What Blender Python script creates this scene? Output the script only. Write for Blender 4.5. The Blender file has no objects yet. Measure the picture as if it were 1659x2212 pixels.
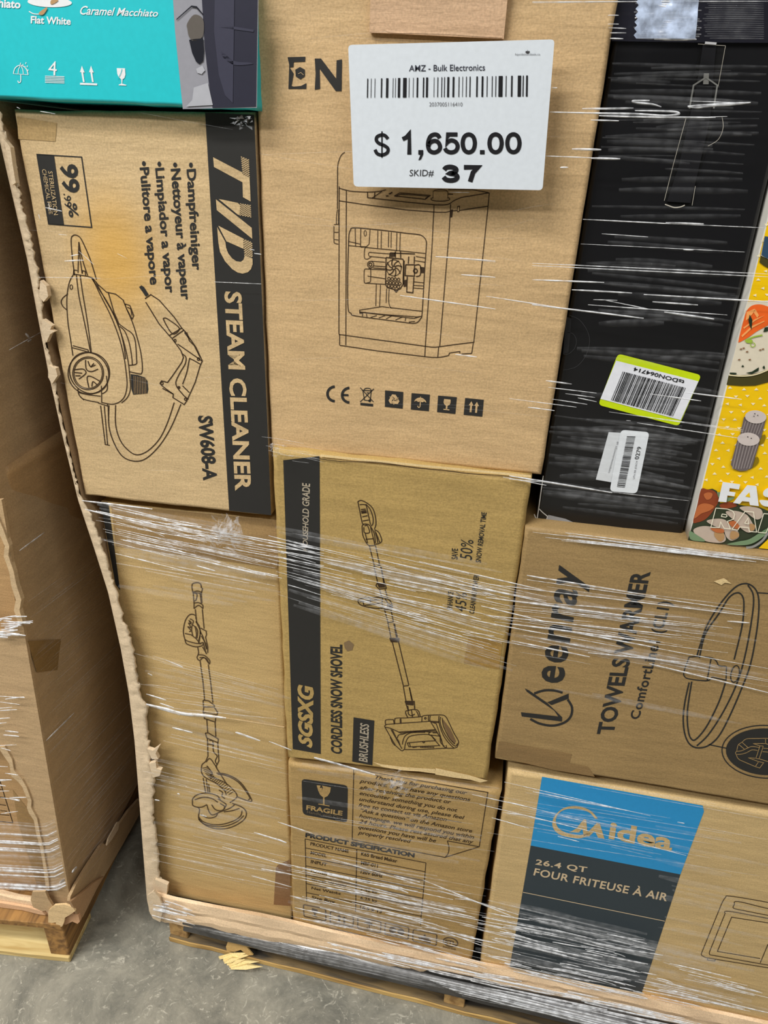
import bpy, bmesh, math, random
from mathutils import Vector, Matrix, noise
SC = bpy.context.scene
COL = SC.collection
rnd = random.Random(37)

# ------------------------------------------------------------------ camera, light, exposure
W_PX, H_PX, F_PX = 1659.0, 2212.0, 1534.0
PITCH, ROLL, YAW = math.radians(26.15), math.radians(2.26), math.radians(-9.74)
CAM = Vector((0.0, -0.895, 1.548))
_f = Vector((math.sin(YAW) * math.cos(PITCH), math.cos(YAW) * math.cos(PITCH), -math.sin(PITCH)))
_r0 = Vector((math.cos(YAW), -math.sin(YAW), 0)); _u0 = _r0.cross(_f)
_r = math.cos(ROLL) * _r0 + math.sin(ROLL) * _u0
_u = -math.sin(ROLL) * _r0 + math.cos(ROLL) * _u0
cd = bpy.data.cameras.new('camera'); cam = bpy.data.objects.new('camera', cd); COL.objects.link(cam)
cd.sensor_fit = 'VERTICAL'; cd.sensor_height = 36.0; cd.lens = 36.0 * F_PX / H_PX
cd.clip_start = 0.02
cam.matrix_world = Matrix(((_r.x, _u.x, -_f.x, CAM.x), (_r.y, _u.y, -_f.y, CAM.y), (_r.z, _u.z, -_f.z, CAM.z), (0, 0, 0, 1)))
SC.camera = cam
SC.view_settings.view_transform = 'Standard'; SC.view_settings.look = 'None'
SC.view_settings.exposure = 0.0; SC.view_settings.gamma = 1.0
SC.view_settings.use_curve_mapping = False
SC.cycles.transparent_max_bounces = 40
SC.cycles.max_bounces = 6

wd = bpy.data.worlds.new('warehouse_air'); SC.world = wd; wd.use_nodes = True
wd.node_tree.nodes['Background'].inputs[0].default_value = (0.93, 0.95, 1.0, 1)
wd.node_tree.nodes['Background'].inputs[1].default_value = 0.045

def lamp(name, loc, sx, sy, power, color=(1.0, 0.985, 0.955), aim=None):
    l = bpy.data.lights.new(name, 'AREA'); l.shape = 'RECTANGLE'; l.size = sx; l.size_y = sy
    l.energy = power; l.color = color
    o = bpy.data.objects.new(name, l); COL.objects.link(o); o.location = loc
    if aim is not None:
        o.rotation_euler = (Vector(aim) - Vector(loc)).to_track_quat('-Z', 'Y').to_euler()
    return o
# rows of strip lamps hung over the aisle
lamp('strip_lamp', (-2.3, -1.7, 4.4), 3.0, 0.4, 165)
lamp('strip_lamp', (-3.2, -3.4, 4.4), 4.0, 0.5, 235)
lamp('strip_lamp', (2.3, -2.3, 4.4), 4.0, 0.6, 105)  # unseen fill lamp, placed to the right so the gap stays dark

def ray(x, y):
    return _r * ((x - W_PX / 2) / F_PX) + _u * (-(y - H_PX / 2) / F_PX) + _f
def PY(x, y, Y):                     # point seen at a pixel, on the upright plane y = Y
    d = ray(x, y); return CAM + d * ((Y - CAM.y) / d.y)
def PZ(x, y, Z):
    d = ray(x, y); return CAM + d * ((Z - CAM.z) / d.z)
def PP(x, y, p, n):
    d = ray(x, y); return CAM + d * ((Vector(p) - CAM).dot(n) / d.dot(n))

# ------------------------------------------------------------------ materials
def s2l(c):
    return tuple(((v / 255.0) / 12.92 if v / 255.0 <= 0.04045 else ((v / 255.0 + 0.055) / 1.055) ** 2.4) for v in c) + (1.0,)
_mats = {}
def nodes_of(m):
    m.use_nodes = True; return m.node_tree.nodes, m.node_tree.links
def flat(name, rgb, rough=0.55, spec=0.3, bump=0.0):
    if name in _mats: return _mats[name]
    m = bpy.data.materials.new(name); n, l = nodes_of(m); b = n['Principled BSDF']
    b.inputs['Roughness'].default_value = rough; b.inputs['Specular IOR Level'].default_value = spec
    tc = n.new('ShaderNodeTexCoord'); nz = n.new('ShaderNodeTexNoise'); nz.inputs['Scale'].default_value = 160; nz.inputs['Detail'].default_value = 4
    mx = n.new('ShaderNodeMix'); mx.data_type = 'RGBA'
    c = s2l(rgb)
    mx.inputs[6].default_value = tuple(v * 0.93 for v in c[:3]) + (1,); mx.inputs[7].default_value = tuple(min(1, v * 1.07) for v in c[:3]) + (1,)
    l.new(tc.outputs['Object'], nz.inputs['Vector']); l.new(nz.outputs['Fac'], mx.inputs[0]); l.new(mx.outputs[2], b.inputs['Base Color'])
    _mats[name] = m; return m
def card(name, rgb, dark=0.82, stain=None, band=12.0, rough=0.62):
    """corrugated kraft board: fibre speckle, faint broad mottling, shallow flute and dent relief"""
    if name in _mats: return _mats[name]
    m = bpy.data.materials.new(name); n, l = nodes_of(m); b = n['Principled BSDF']
    b.inputs['Roughness'].default_value = rough; b.inputs['Specular IOR Level'].default_value = 0.35
    c = s2l(rgb)[:3]
    tc = n.new('ShaderNodeTexCoord')
    fine = n.new('ShaderNodeTexNoise'); fine.inputs['Scale'].default_value = 420; fine.inputs['Detail'].default_value = 3
    mp = n.new('ShaderNodeMapping'); mp.inputs['Scale'].default_value = (2.0, 2.0, 9.0)
    broad = n.new('ShaderNodeTexNoise'); broad.inputs['Scale'].default_value = band * 0.4; broad.inputs['Detail'].default_value = 5; broad.inputs['Roughness'].default_value = 0.6
    l.new(tc.outputs['Object'], fine.inputs['Vector']); l.new(tc.outputs['Object'], mp.inputs['Vector']); l.new(mp.outputs[0], broad.inputs['Vector'])
    r1 = n.new('ShaderNodeMapRange'); r1.inputs[1].default_value = .3; r1.inputs[2].default_value = .7; r1.inputs[3].default_value = dark; r1.inputs[4].default_value = 1.08
    r2 = n.new('ShaderNodeMapRange'); r2.inputs[1].default_value = .3; r2.inputs[2].default_value = .7; r2.inputs[3].default_value = .90; r2.inputs[4].default_value = 1.07
    l.new(fine.outputs['Fac'], r1.inputs[0]); l.new(broad.outputs['Fac'], r2.inputs[0])
    mu = n.new('ShaderNodeMath'); mu.operation = 'MULTIPLY'; l.new(r1.outputs[0], mu.inputs[0]); l.new(r2.outputs[0], mu.inputs[1])
    vm = n.new('ShaderNodeVectorMath'); vm.operation = 'SCALE'; vm.inputs[0].default_value = c; l.new(mu.outputs[0], vm.inputs['Scale'])
    out = vm.outputs[0]
    if stain:
        loc, rad, scol, amt = stain
        d = n.new('ShaderNodeVectorMath'); d.operation = 'SUBTRACT'; d.inputs[1].default_value = loc; l.new(tc.outputs['Object'], d.inputs[0])
        s = n.new('ShaderNodeVectorMath'); s.operation = 'MULTIPLY'; s.inputs[1].default_value = (1 / rad[0], 0.0, 1 / rad[1]); l.new(d.outputs[0], s.inputs[0])
        ln = n.new('ShaderNodeVectorMath'); ln.operation = 'LENGTH'; l.new(s.outputs[0], ln.inputs[0])
        mr = n.new('ShaderNodeMapRange'); mr.interpolation_type = 'SMOOTHSTEP'; mr.inputs[1].default_value = 0.1; mr.inputs[2].default_value = 1.0; mr.inputs[3].default_value = amt; mr.inputs[4].default_value = 0
        l.new(ln.outputs['Value'], mr.inputs[0])
        mx = n.new('ShaderNodeMix'); mx.data_type = 'RGBA'; l.new(mr.outputs[0], mx.inputs[0]); l.new(out, mx.inputs[6]); mx.inputs[7].default_value = s2l(scol); out = mx.outputs[2]
    l.new(out, b.inputs['Base Color'])
    bp = n.new('ShaderNodeBump'); bp.inputs['Strength'].default_value = 0.35; bp.inputs['Distance'].default_value = 0.006
    bm1 = n.new('ShaderNodeMath'); bm1.operation = 'MULTIPLY_ADD'; bm1.inputs[1].default_value = 0.03; l.new(fine.outputs['Fac'], bm1.inputs[0]); l.new(broad.outputs['Fac'], bm1.inputs[2])
    l.new(bm1.outputs[0], bp.inputs['Height']); l.new(bp.outputs[0], b.inputs['Normal'])
    _mats[name] = m; return m
def film_mat(name, alpha, tint=(236, 238, 242), rough=0.16):
    if name in _mats: return _mats[name]
    m = bpy.data.materials.new(name); n, l = nodes_of(m); b = n['Principled BSDF']
    b.inputs['Base Color'].default_value = s2l(tint); b.inputs['Roughness'].default_value = rough; b.inputs['Specular IOR Level'].default_value = 1.0
    b.inputs['Coat Weight'].default_value = 0.6; b.inputs['Coat Roughness'].default_value = 0.08
    t = n.new('ShaderNodeBsdfTransparent'); mx = n.new('ShaderNodeMixShader')
    tc = n.new('ShaderNodeTexCoord'); nz = n.new('ShaderNodeTexNoise'); nz.inputs['Scale'].default_value = 90; nz.inputs['Detail'].default_value = 3
    mr = n.new('ShaderNodeMapRange'); mr.inputs[1].default_value = .35; mr.inputs[2].default_value = .65; mr.inputs[3].default_value = alpha * .45; mr.inputs[4].default_value = min(1, alpha * 1.35)
    l.new(tc.outputs['Object'], nz.inputs['Vector']); l.new(nz.outputs['Fac'], mr.inputs[0])
    l.new(mr.outputs[0], mx.inputs[0]); l.new(t.outputs[0], mx.inputs[1]); l.new(b.outputs[0], mx.inputs[2])
    l.new(mx.outputs[0], n['Material Output'].inputs['Surface'])
    _mats[name] = m; return m
def wood(name, rgb, rgb2, axis=0):
    if name in _mats: return _mats[name]
    m = bpy.data.materials.new(name); n, l = nodes_of(m); b = n['Principled BSDF']; b.inputs['Roughness'].default_value = .75
    tc = n.new('ShaderNodeTexCoord'); mp = n.new('ShaderNodeMapping'); sc = [28, 28, 28]; sc[axis] = 3.0; mp.inputs['Scale'].default_value = sc
    nz = n.new('ShaderNodeTexNoise'); nz.inputs['Scale'].default_value = 2.2; nz.inputs['Detail'].default_value = 6; nz.inputs['Distortion'].default_value = 0.6
    cr = n.new('ShaderNodeValToRGB'); cr.color_ramp.elements[0].position = .34; cr.color_ramp.elements[1].position = .62
    cr.color_ramp.elements[0].color = s2l(rgb2); cr.color_ramp.elements[1].color = s2l(rgb)
    l.new(tc.outputs['Object'], mp.inputs[0]); l.new(mp.outputs[0], nz.inputs['Vector']); l.new(nz.outputs['Fac'], cr.inputs[0]); l.new(cr.outputs[0], b.inputs['Base Color'])
    bp = n.new('ShaderNodeBump'); bp.inputs['Strength'].default_value = .4; bp.inputs['Distance'].default_value = .003; l.new(nz.outputs['Fac'], bp.inputs['Height']); l.new(bp.outputs[0], b.inputs['Normal'])
    _mats[name] = m; return m
def concrete():
    m = bpy.data.materials.new('worn_concrete'); n, l = nodes_of(m); b = n['Principled BSDF']
    tc = n.new('ShaderNodeTexCoord')
    a = n.new('ShaderNodeTexNoise'); a.inputs['Scale'].default_value = 6.5; a.inputs['Detail'].default_value = 12; a.inputs['Roughness'].default_value = .8; a.inputs['Distortion'].default_value = .5
    c = n.new('ShaderNodeTexNoise'); c.inputs['Scale'].default_value = 46; c.inputs['Detail'].default_value = 8; c.inputs['Roughness'].default_value = .75; c.inputs['Distortion'].default_value = 1.6
    for q in (a, c): l.new(tc.outputs['Object'], q.inputs['Vector'])
    r1 = n.new('ShaderNodeValToRGB'); e = r1.color_ramp.elements; e[0].position = .32; e[0].color = s2l((96, 96, 88)); e[1].position = .68; e[1].color = s2l((168, 163, 147))
    l.new(a.outputs['Fac'], r1.inputs[0])
    r2 = n.new('ShaderNodeValToRGB'); e = r2.color_ramp.elements; e[0].position = .56; e[0].color = (0, 0, 0, 1); e[1].position = .66; e[1].color = (1, 1, 1, 1)
    l.new(c.outputs['Fac'], r2.inputs[0])
    sc = n.new('ShaderNodeMath'); sc.operation = 'MULTIPLY'; sc.inputs[1].default_value = .6; l.new(r2.outputs[0], sc.inputs[0])
    mx = n.new('ShaderNodeMix'); mx.data_type = 'RGBA'; l.new(sc.outputs[0], mx.inputs[0]); l.new(r1.outputs[0], mx.inputs[6]); mx.inputs[7].default_value = s2l((214, 208, 190))
    l.new(mx.outputs[2], b.inputs['Base Color']); b.inputs['Roughness'].default_value = .5; b.inputs['Specular IOR Level'].default_value = .4
    bp = n.new('ShaderNodeBump'); bp.inputs['Strength'].default_value = .25; bp.inputs['Distance'].default_value = .004; l.new(c.outputs['Fac'], bp.inputs['Height']); l.new(bp.outputs[0], b.inputs['Normal'])
    return m

KRAFT = (186, 146, 98)
INK = flat('black_ink', (46, 45, 43), .6, .25)
INKL = flat('drawing_ink', (62, 47, 32), .6, .2)
BARE = card('bare_board_print', (192, 154, 106))
WHITE = flat('white_ink', (232, 234, 236), .5)
PAPER = flat('label_paper', (229, 231, 238), .5, .3)
BLKP = flat('barcode_ink', (24, 24, 28), .5)
GREYP = flat('grey_ink', (126, 128, 132), .5)
TAPE = card('packing_tape_over_board', (158, 126, 80), rough=.3)
FILMB = film_mat('stretch_film_fold', 0.76)
FILMM = film_mat('stretch_film_thin_fold', 0.22)
FILMV = film_mat('stretch_film_taut_sheet', 0.028)
FILMF = film_mat('stretch_film_single_layer', 0.075)

# ------------------------------------------------------------------ object helpers
ORG = {}
def mesh_obj(name, verts, faces, mat, parent=None, org=None, smooth=False, mats=None, fmat=None):
    if parent is not None and org is None: org = ORG.get(parent.name, Vector((0, 0, 0)))
    if org is None: org = Vector((0, 0, 0))
    me = bpy.data.meshes.new(name)
    me.from_pydata([tuple(Vector(v) - org) for v in verts], [], faces)
    for mm in (mats or [mat]): me.materials.append(mm)
    if fmat:
        for p, k in zip(me.polygons, fmat): p.material_index = k
    if smooth:
        for p in me.polygons: p.use_smooth = True
    me.update()
    o = bpy.data.objects.new(name, me); COL.objects.link(o)
    if parent is not None: o.parent = parent; ORG[o.name] = org
    else: o.location = org; ORG[o.name] = Vector(org)
    return o
def tag(o, label=None, cat=None, group=None, kind=None):
    if label: o['label'] = label
    if cat: o['category'] = cat
    if group: o['group'] = group
    if kind: o['kind'] = kind
    return o
def empty(name, loc, rz=0.0):
    o = bpy.data.objects.new(name, None); COL.objects.link(o); o.location = loc; o.rotation_euler = (0, 0, rz); o.empty_display_size = .05
    ORG[o.name] = Vector((0, 0, 0)); return o

class MB:
    def __init__(s): s.v = []; s.f = []; s.k = []
    def add(s, vs, fs, k=0):
        n = len(s.v); s.v += [Vector(v) for v in vs]; s.f += [tuple(i + n for i in f) for f in fs]; s.k += [k] * len(fs)
    def box(s, a, b, k=0, bev=0.0):
        (x0, y0, z0), (x1, y1, z1) = a, b
        s.add([(x0, y0, z0), (x1, y0, z0), (x1, y1, z0), (x0, y1, z0), (x0, y0, z1), (x1, y0, z1), (x1, y1, z1), (x0, y1, z1)],
              [(0, 3, 2, 1), (4, 5, 6, 7), (0, 1, 5, 4), (1, 2, 6, 5), (2, 3, 7, 6), (3, 0, 4, 7)], k)
    def build(s, name, mat, parent=None, org=None, smooth=False, mats=None):
        return mesh_obj(name, s.v, s.f, mat, parent, org, smooth, mats, s.k if mats else None)

def pts(st):
    return [tuple(float(v) for v in p.split(',')) for p in st.replace('~', '').split()]
def curve(ps, closed=False, n=6):
    if len(ps) < 3: return ps
    out = []; m = len(ps)
    rng = range(m if closed else m - 1)
    for i in rng:
        g = lambda j: Vector(ps[j % m] if closed else ps[max(0, min(m - 1, j))])
        p0, p1, p2, p3 = g(i - 1), g(i), g(i + 1), g(i + 2)
        for k in range(n):
            t = k / n
            out.append(tuple(.5 * ((2 * p1) + (p2 - p0) * t + (2 * p0 - 5 * p1 + 4 * p2 - p3) * t * t + (3 * p1 - p0 - 3 * p2 + p3) * t ** 3)))
    if not closed: out.append(ps[-1])
    return out
def poly_tri(ps):
    from mathutils.geometry import tessellate_polygon
    return tessellate_polygon([[Vector((p[0], p[1], 0)) for p in ps]])

LAY = 0.00045
class Print:
    """ink on a flat carton face: photo-frame coordinates are carried onto the face plane"""
    def __init__(s, parent, Y, T=(0, 0, 1)):
        s.parent = parent; s.Y = Y; s.T = T; s.reset()
    def reset(s): s.mb = MB()
    def at(s, T): s.T = T; return s
    def w(s, p, k): return PY(s.T[0] + p[0] * s.T[2], s.T[1] + p[1] * s.T[2], s.Y - LAY * k)
    def fill(s, st, k=1, smooth=False):
        ps = pts(st) if isinstance(st, str) else st
        if smooth or (isinstance(st, str) and st.startswith('~')): ps = curve(ps, True)
        s.mb.add([s.w(p, k) for p in ps], [tuple(t) for t in poly_tri(ps)]); return s
    def ell(s, cx, cy, rx, ry, k=1, rot=0, n=40, a0=0, a1=360):
        c, sn = math.cos(math.radians(rot)), math.sin(math.radians(rot))
        ps = []
        full = abs(a1 - a0) >= 360
        for i in range(n if full else n + 1):
            t = math.radians(a0 + (a1 - a0) * i / n); x, y = rx * math.cos(t), ry * math.sin(t)
            ps.append((cx + x * c - y * sn, cy + x * sn + y * c))
        return ps
    def disc(s, *a, k=1, **kw):
        ps = s.ell(*a, **kw); return s.fill(ps, k)
    def line(s, st, wd=2.0, k=1, closed=False):
        """wd is the ink width in photo pixels"""
        if isinstance(st, str):
            sm = st.startswith('~'); ps = pts(st)
            if sm: ps = curve(ps, closed)
        else: ps = st
        h = wd / 2 / s.T[2]
        if closed: ps = list(ps) + [ps[0]]
        L = []; R = []; m = len(ps)
        for i, p in enumerate(ps):
            p = Vector(p)
            if closed and i in (0, m - 1): a = Vector(ps[m - 2]); b = Vector(ps[1])
            else: a = Vector(ps[max(0, i - 1)]); b = Vector(ps[min(m - 1, i + 1)])
            d1 = (p - a); d2 = (b - p)
            d1 = d1.normalized() if d1.length > 1e-6 else d2.normalized()
            d2 = d2.normalized() if d2.length > 1e-6 else d1
            t = (d1 + d2); t = t.normalized() if t.length > .2 else d1
            nn = Vector((-t.y, t.x)); c = max(.45, nn.dot(Vector((-d1.y, d1.x))))
            L.append(tuple(p + nn * h / c)); R.append(tuple(p - nn * h / c))
        vs = [s.w(p, k) for p in L] + [s.w(p, k) for p in R]
        s.mb.add(vs, [(i, i + 1, m + i + 1, m + i) for i in range(m - 1)]); return s
    def lines(s, wd, *sts, k=1):
        for st in sts: s.line(st, wd, k)
        return s
    def text(s, body, BL, BR, TR, TL, k=1, bold=0.0, shear=0.0, space=1.0):
        cu = bpy.data.curves.new('t', 'FONT'); cu.body = body; cu.size = 1; cu.resolution_u = 3; cu.offset = bold; cu.shear = shear; cu.space_character = space
        ob = bpy.data.objects.new('t', cu); COL.objects.link(ob)
        dg = bpy.context.evaluated_depsgraph_get(); me = bpy.data.meshes.new_from_object(ob.evaluated_get(dg))
        vs = [v.co.copy() for v in me.vertices]; fs = [tuple(p.vertices) for p in me.polygons]
        bpy.data.objects.remove(ob); bpy.data.curves.remove(cu); bpy.data.meshes.remove(me)
        if not vs: return s
        x0 = min(v.x for v in vs); x1 = max(v.x for v in vs); y0 = min(v.y for v in vs); y1 = max(v.y for v in vs)
        BL, BR, TR, TL = (Vector(q) for q in (BL, BR, TR, TL))
        out = []
        for v in vs:
            a = (v.x - x0) / (x1 - x0); b = (v.y - y0) / max(1e-6, y1 - y0)
            q = (BL * (1 - a) + BR * a) * (1 - b) + (TL * (1 - a) + TR * a) * b
            out.append(s.w(q, k))
        s.mb.add(out, fs); return s
    def make(s, name, mat, label=None, parent=None):
        o = s.mb.build(name, mat, parent or s.parent); s.reset()
        if label: o['label'] = label
        return o

def carton(name, corners, Y, depth, mat, label, group, r=0.006, wob=0.0012, n=22, cat='box', zmin=.1235, xr=None, xl=None):
    """closed carton: front face flat at y = Y, crushed rounded edges; corners are where the photo shows TL,TR,BR,BL"""
    TL, TR, BR, BL = [c.copy() if isinstance(c, Vector) else PY(c[0], c[1], Y) for c in corners]
    if xr is not None: TR, BR = [a + (b - a) * ((xr - a.x) / (b.x - a.x)) for a, b in ((TL, TR), (BL, BR))]
    if xl is not None: TL, BL = [a + (b - a) * ((xl - a.x) / (b.x - a.x)) for a, b in ((TR, TL), (BR, BL))]
    for c in (BL, BR): c.z = max(c.z, zmin)
    org = (BL + BR) / 2 + Vector((0, depth / 2, 0))
    per = [(i / n, 0) for i in range(n)] + [(1, i / n) for i in range(n)] + [(1 - i / n, 1) for i in range(n)] + [(0, 1 - i / n) for i in range(n)]
    Wd = (TR - TL).length; Ht = (TL - BL).length
    def ring(ins, y, amp):
        out = []
        for (u, v) in per:
            uu = ins / Wd + u * (1 - 2 * ins / Wd); vv = ins / Ht + v * (1 - 2 * ins / Ht)
            p = (TL * (1 - uu) + TR * uu) * (1 - vv) + (BL * (1 - uu) + BR * uu) * vv
            q = noise.noise_vector(p * 23.0) + .6 * noise.noise_vector(p * 71.0)
            p = p + Vector((q.x, 0, q.z)) * amp; p.y = y
            out.append(p)
        return out
    rings = [ring(r, Y, wob * .2), ring(r * .62, Y + r * .08, wob * .6), ring(r * .28, Y + r * .34, wob), ring(r * .06, Y + r * .72, wob), ring(0, Y + r * 1.2, wob), ring(0, Y + depth * .5, wob), ring(0, Y + depth, wob)]
    vs = [p for rg in rings for p in rg]; m = len(per); fs = [tuple(range(m))[::-1]]
    for k in range(len(rings) - 1):
        for i in range(m):
            j = (i + 1) % m; fs.append((k * m + i, k * m + j, (k + 1) * m + j, (k + 1) * m + i))
    b = (len(rings) - 1) * m; fs.append(tuple(range(b, b + m)))
    o = mesh_obj(name, vs, fs, mat, None, org)
    for p in o.data.polygons: p.use_smooth = len(p.vertices) == 4
    tag(o, label, cat, group); return o

def patch(parent, name, T, Y, k, st, mat, label=None):
    return Print(parent, Y, T).fill(st, k).make(name, mat, label)

def barcode(P, quad, mat, name, n, seed, label=None, wide=(1, 1, 2, 3, 1, 2)):
    """bars along quad BL,BR,TR,TL"""
    rr = random.Random(seed); BL, BR, TR, TL = (Vector(q) for q in quad)
    cells = []; x = 0
    for i in range(n):
        w = rr.choice(wide); g = rr.choice((1, 1, 2, 1, 2)); cells.append((x, x + w)); x += w + g
    for a, b in cells:
        a /= x; b /= x
        P.fill([tuple(BL.lerp(BR, a)), tuple(BL.lerp(BR, b)), tuple(TL.lerp(TR, b)), tuple(TL.lerp(TR, a))], P.kk)
    return P.make(name, mat, label)

# pictogram makers: all draw inside a unit square carried to quad TL,TR,BR,BL
class Icon:
    def __init__(s, P, quad, k): s.P = P; s.q = [Vector(q) for q in quad]; s.k = k
    def m(s, p):
        a, b = p; TL, TR, BR, BL = s.q
        v = (TL * (1 - a) + TR * a) * (1 - b) + (BL * (1 - a) + BR * a) * b; return (v.x, v.y)
    def f(s, st):
        ps = pts(st) if isinstance(st, str) else st
        if isinstance(st, str) and st.startswith('~'): ps = curve(ps, True)
        s.P.fill([s.m(p) for p in ps], s.k); return s
    def l(s, st, w, closed=False):
        ps = pts(st)
        if st.startswith('~'): ps = curve(ps, closed)
        s.P.line([s.m(p) for p in ps], w, s.k, closed); return s
    def glass(s):
        s.f('.28,.08 .74,.08 .76,.34 .70,.50 .56,.58 .56,.82 .44,.82 .44,.58 .32,.50 .25,.34'); s.f('.28,.84 .72,.84 .72,.92 .28,.92'); return s
    def umbrella(s):
        s.f('~.06,.5 .12,.34 .3,.2 .5,.15 .7,.2 .88,.34 .94,.5 .8,.43 .64,.5 .5,.44 .36,.5 .2,.43'); s.l('.5,.08 .5,.2', 1.6); s.l('~.5,.42 .5,.82 .44,.92 .36,.9 .33,.8', 1.8); return s
    def arrows(s):
        for x in (.3, .7): s.f([(x, .06), (x + .17, .38), (x + .07, .38), (x + .07, .9), (x - .07, .9), (x - .07, .38), (x - .17, .38)])
        return s
    def recycle(s):
        for a in range(3):
            c, sn = math.cos(a * 2.0944), math.sin(a * 2.0944)
            ps = [(-.14, -.40), (.12, -.40), (.26, -.17), (.34, -.22), (.27, .06), (-.02, .0), (.06, -.06), (-.03, -.22), (-.12, -.08), (-.27, -.17)]
            s.f([(.5 + x * c - y * sn, .52 + x * sn + y * c) for x, y in ps])
        return s

# frames of reference of the traced details (x0, y0, photo pixels per unit)
N0 = (0, 0, 1); Z1 = (0, 0, .36166); Z2 = (540, 0, .48222); Z3 = (1150, 0, .31654); Z4 = (0, 450, .36166); Z6 = (1100, 600, .33695)
Y1 = (150, 1050, .33152); Y2 = (580, 940, .36166); Y3 = (1050, 1120, .36709); Y4 = (250, 1550, .27125); Y5 = (600, 1600, .31344); Y6 = (1020, 1620, .38517); Y7 = (0, 1500, .32196)
A1 = (700, 400, .22303); A2 = (740, 1060, .26214); A3 = (1480, 480, .18982); A4 = (1460, 850, .15819); A5 = (360, 1240, .26217); A7 = (640, 820, .25316); A8 = (0, 1750, .1627)
B1 = (640, 1640, .26522); B2 = (630, 1840, .27125); B3 = (440, 300, .15370); B4 = (1280, 750, .15672); B6 = (0, 0, .33755); B7 = (1460, 1560, .11995); B8 = (820, 1480, .11453)

# ------------------------------------------------------------------ setting
fl = MB(); fl.add([(-6, -7, 0), (6, -7, 0), (6, 4, 0), (-6, 4, 0)], [(0, 1, 2, 3)])
tag(fl.build('floor', concrete()), kind='structure')
wb = MB(); wb.box((-6, 1.16, 0), (6, 1.26, 3.2))  # unseen wall, set close behind the pallets to darken the gap
tag(wb.build('wall_back', flat('painted_block_wall', (92, 90, 86), .8)), kind='structure')
GRP = 'cartons stacked on the priced pallet'
# ------------------------------------------------------------------ carton: coffee machine (turquoise)
m_teal = flat('turquoise_print', (38, 196, 205), .35, .5)
teal = carton('carton', [(-70, -60), (539, -60), (549, 237), (-70, 210)], -.020, .34, m_teal, 'turquoise and grey carton with white drink names, at the top of the pallet', GRP, r=.004)
P = Print(teal, -.020, B6)
P.fill('1105,-40 1654,-40 1644,690 1170,698 1160,600 1120,200', 1).make('photo_panel', flat('grey_photo_print', (150, 150, 158), .4), 'grey photo panel')
P.fill('1290,-40 1648,-40 1638,682 1480,688 1360,690 1335,520 1310,300 1300,130', 2).make('machine_picture', flat('dark_machine_print', (46, 46, 60), .35, .5), 'dark coffee machine picture')
P.fill('1375,-40 1500,-40 1490,660 1440,610 1400,480 1370,200', 3).fill('1500,170 1625,190 1622,205 1400,175', 3).fill('~1420,330 1500,390 1600,400 1612,410 1500,415 1430,370', 3).make('machine_shading', flat('machine_panel_print', (62, 62, 78), .35, .5))
P.fill('1210,255 1240,250 1300,245 1306,330 1300,390 1275,410 1255,395 1230,340', 3).fill('1130,120 1225,35 1260,40 1300,90 1296,96 1255,50 1225,45 1128,130', 3).make('cup_picture', flat('black_cup_print', (22, 24, 34), .35, .5))
P.fill('~1198,150 1240,95 1290,110 1305,160 1295,235 1240,262 1210,235 1200,190', 3).make('spout_picture', flat('brown_spout_print', (98, 92, 86), .35, .5))
P.fill('1240,560 1330,530 1362,672 1190,682 1230,640', 3).fill('1255,440 1295,420 1312,450 1290,475 1262,465', 3).make('saucer_picture', flat('pale_grey_print', (176, 177, 184), .4))
P.text('Caramel Macchiato', (512, 94), (1012, 108), (1010, 62), (514, 36), 1, .012, .35).make('printed_lettering', WHITE)
P.text('Flat White', (196, 150), (452, 160), (454, 112), (198, 102), 1, .025).make('printed_lettering', WHITE)
P.text('hiato', (-10, 48), (130, 55), (134, 2), (-8, -12), 1, .03).make('printed_lettering', WHITE)
P.disc(318, 14, 142, 32, k=1, rot=2).make('cup_print', WHITE)
P.fill('~330,0 372,0 355,18 330,28 322,20 ', 2).fill('~250,80 296,48 300,60 278,92 255,95', 2).make('froth_print', flat('caramel_print', (186, 148, 104), .4))
P.line('~185,72 215,88 255,90 285,84', 2).make('saucer_print', WHITE)
ic = lambda q, k=1: Icon(P, q, k)
I = ic([(78, 392), (186, 400), (186, 532), (80, 524)]); I.l('.06,.6 .94,.6', .9); I.l('~.06,.6 .14,.36 .3,.22 .5,.16 .7,.22 .86,.36 .94,.6', 1.8); I.l('~.34,.6 .38,.36 .5,.16', 1.3); I.l('~.66,.6 .62,.36 .5,.16', 1.3); I.l('~.5,.6 .5,.9 .44,1 .36,1 .32,.92', 1.8)
for a, b in ((.5, .04), (.64, .1), (.82, 0), (.9, .16), (.78, .2), (.94, .34)): I.l('%g,%g %g,%g' % (a, b, a - .02, b + .08), 1.6)
P.make('handling_icon', WHITE)
P.text('4', (308, 478), (362, 484), (364, 394), (312, 388), 1, .0)
for k in range(5): P.line('%g,%g %g,%g' % (288, 487 + k * 10, 412, 491 + k * 10), 1.5)
P.make('handling_icon', WHITE)
for x in (520, 578): P.fill([(x + 4, 420), (x + 22, 465), (x + 12, 463), (x + 22, 526), (x + 11, 525), (x + 0, 462), (x - 8, 462)])
P.line('512,536 622,540', 4.2); P.make('handling_icon', WHITE)
P.fill('747,436 800,437 803,478 796,500 784,508 782,535 808,543 808,548 760,546 760,541 778,534 776,508 758,492 750,470').make('handling_icon', WHITE)
P.line('~752,505 772,470 780,440', 1.2, 2).make('handling_icon', m_teal)

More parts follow.
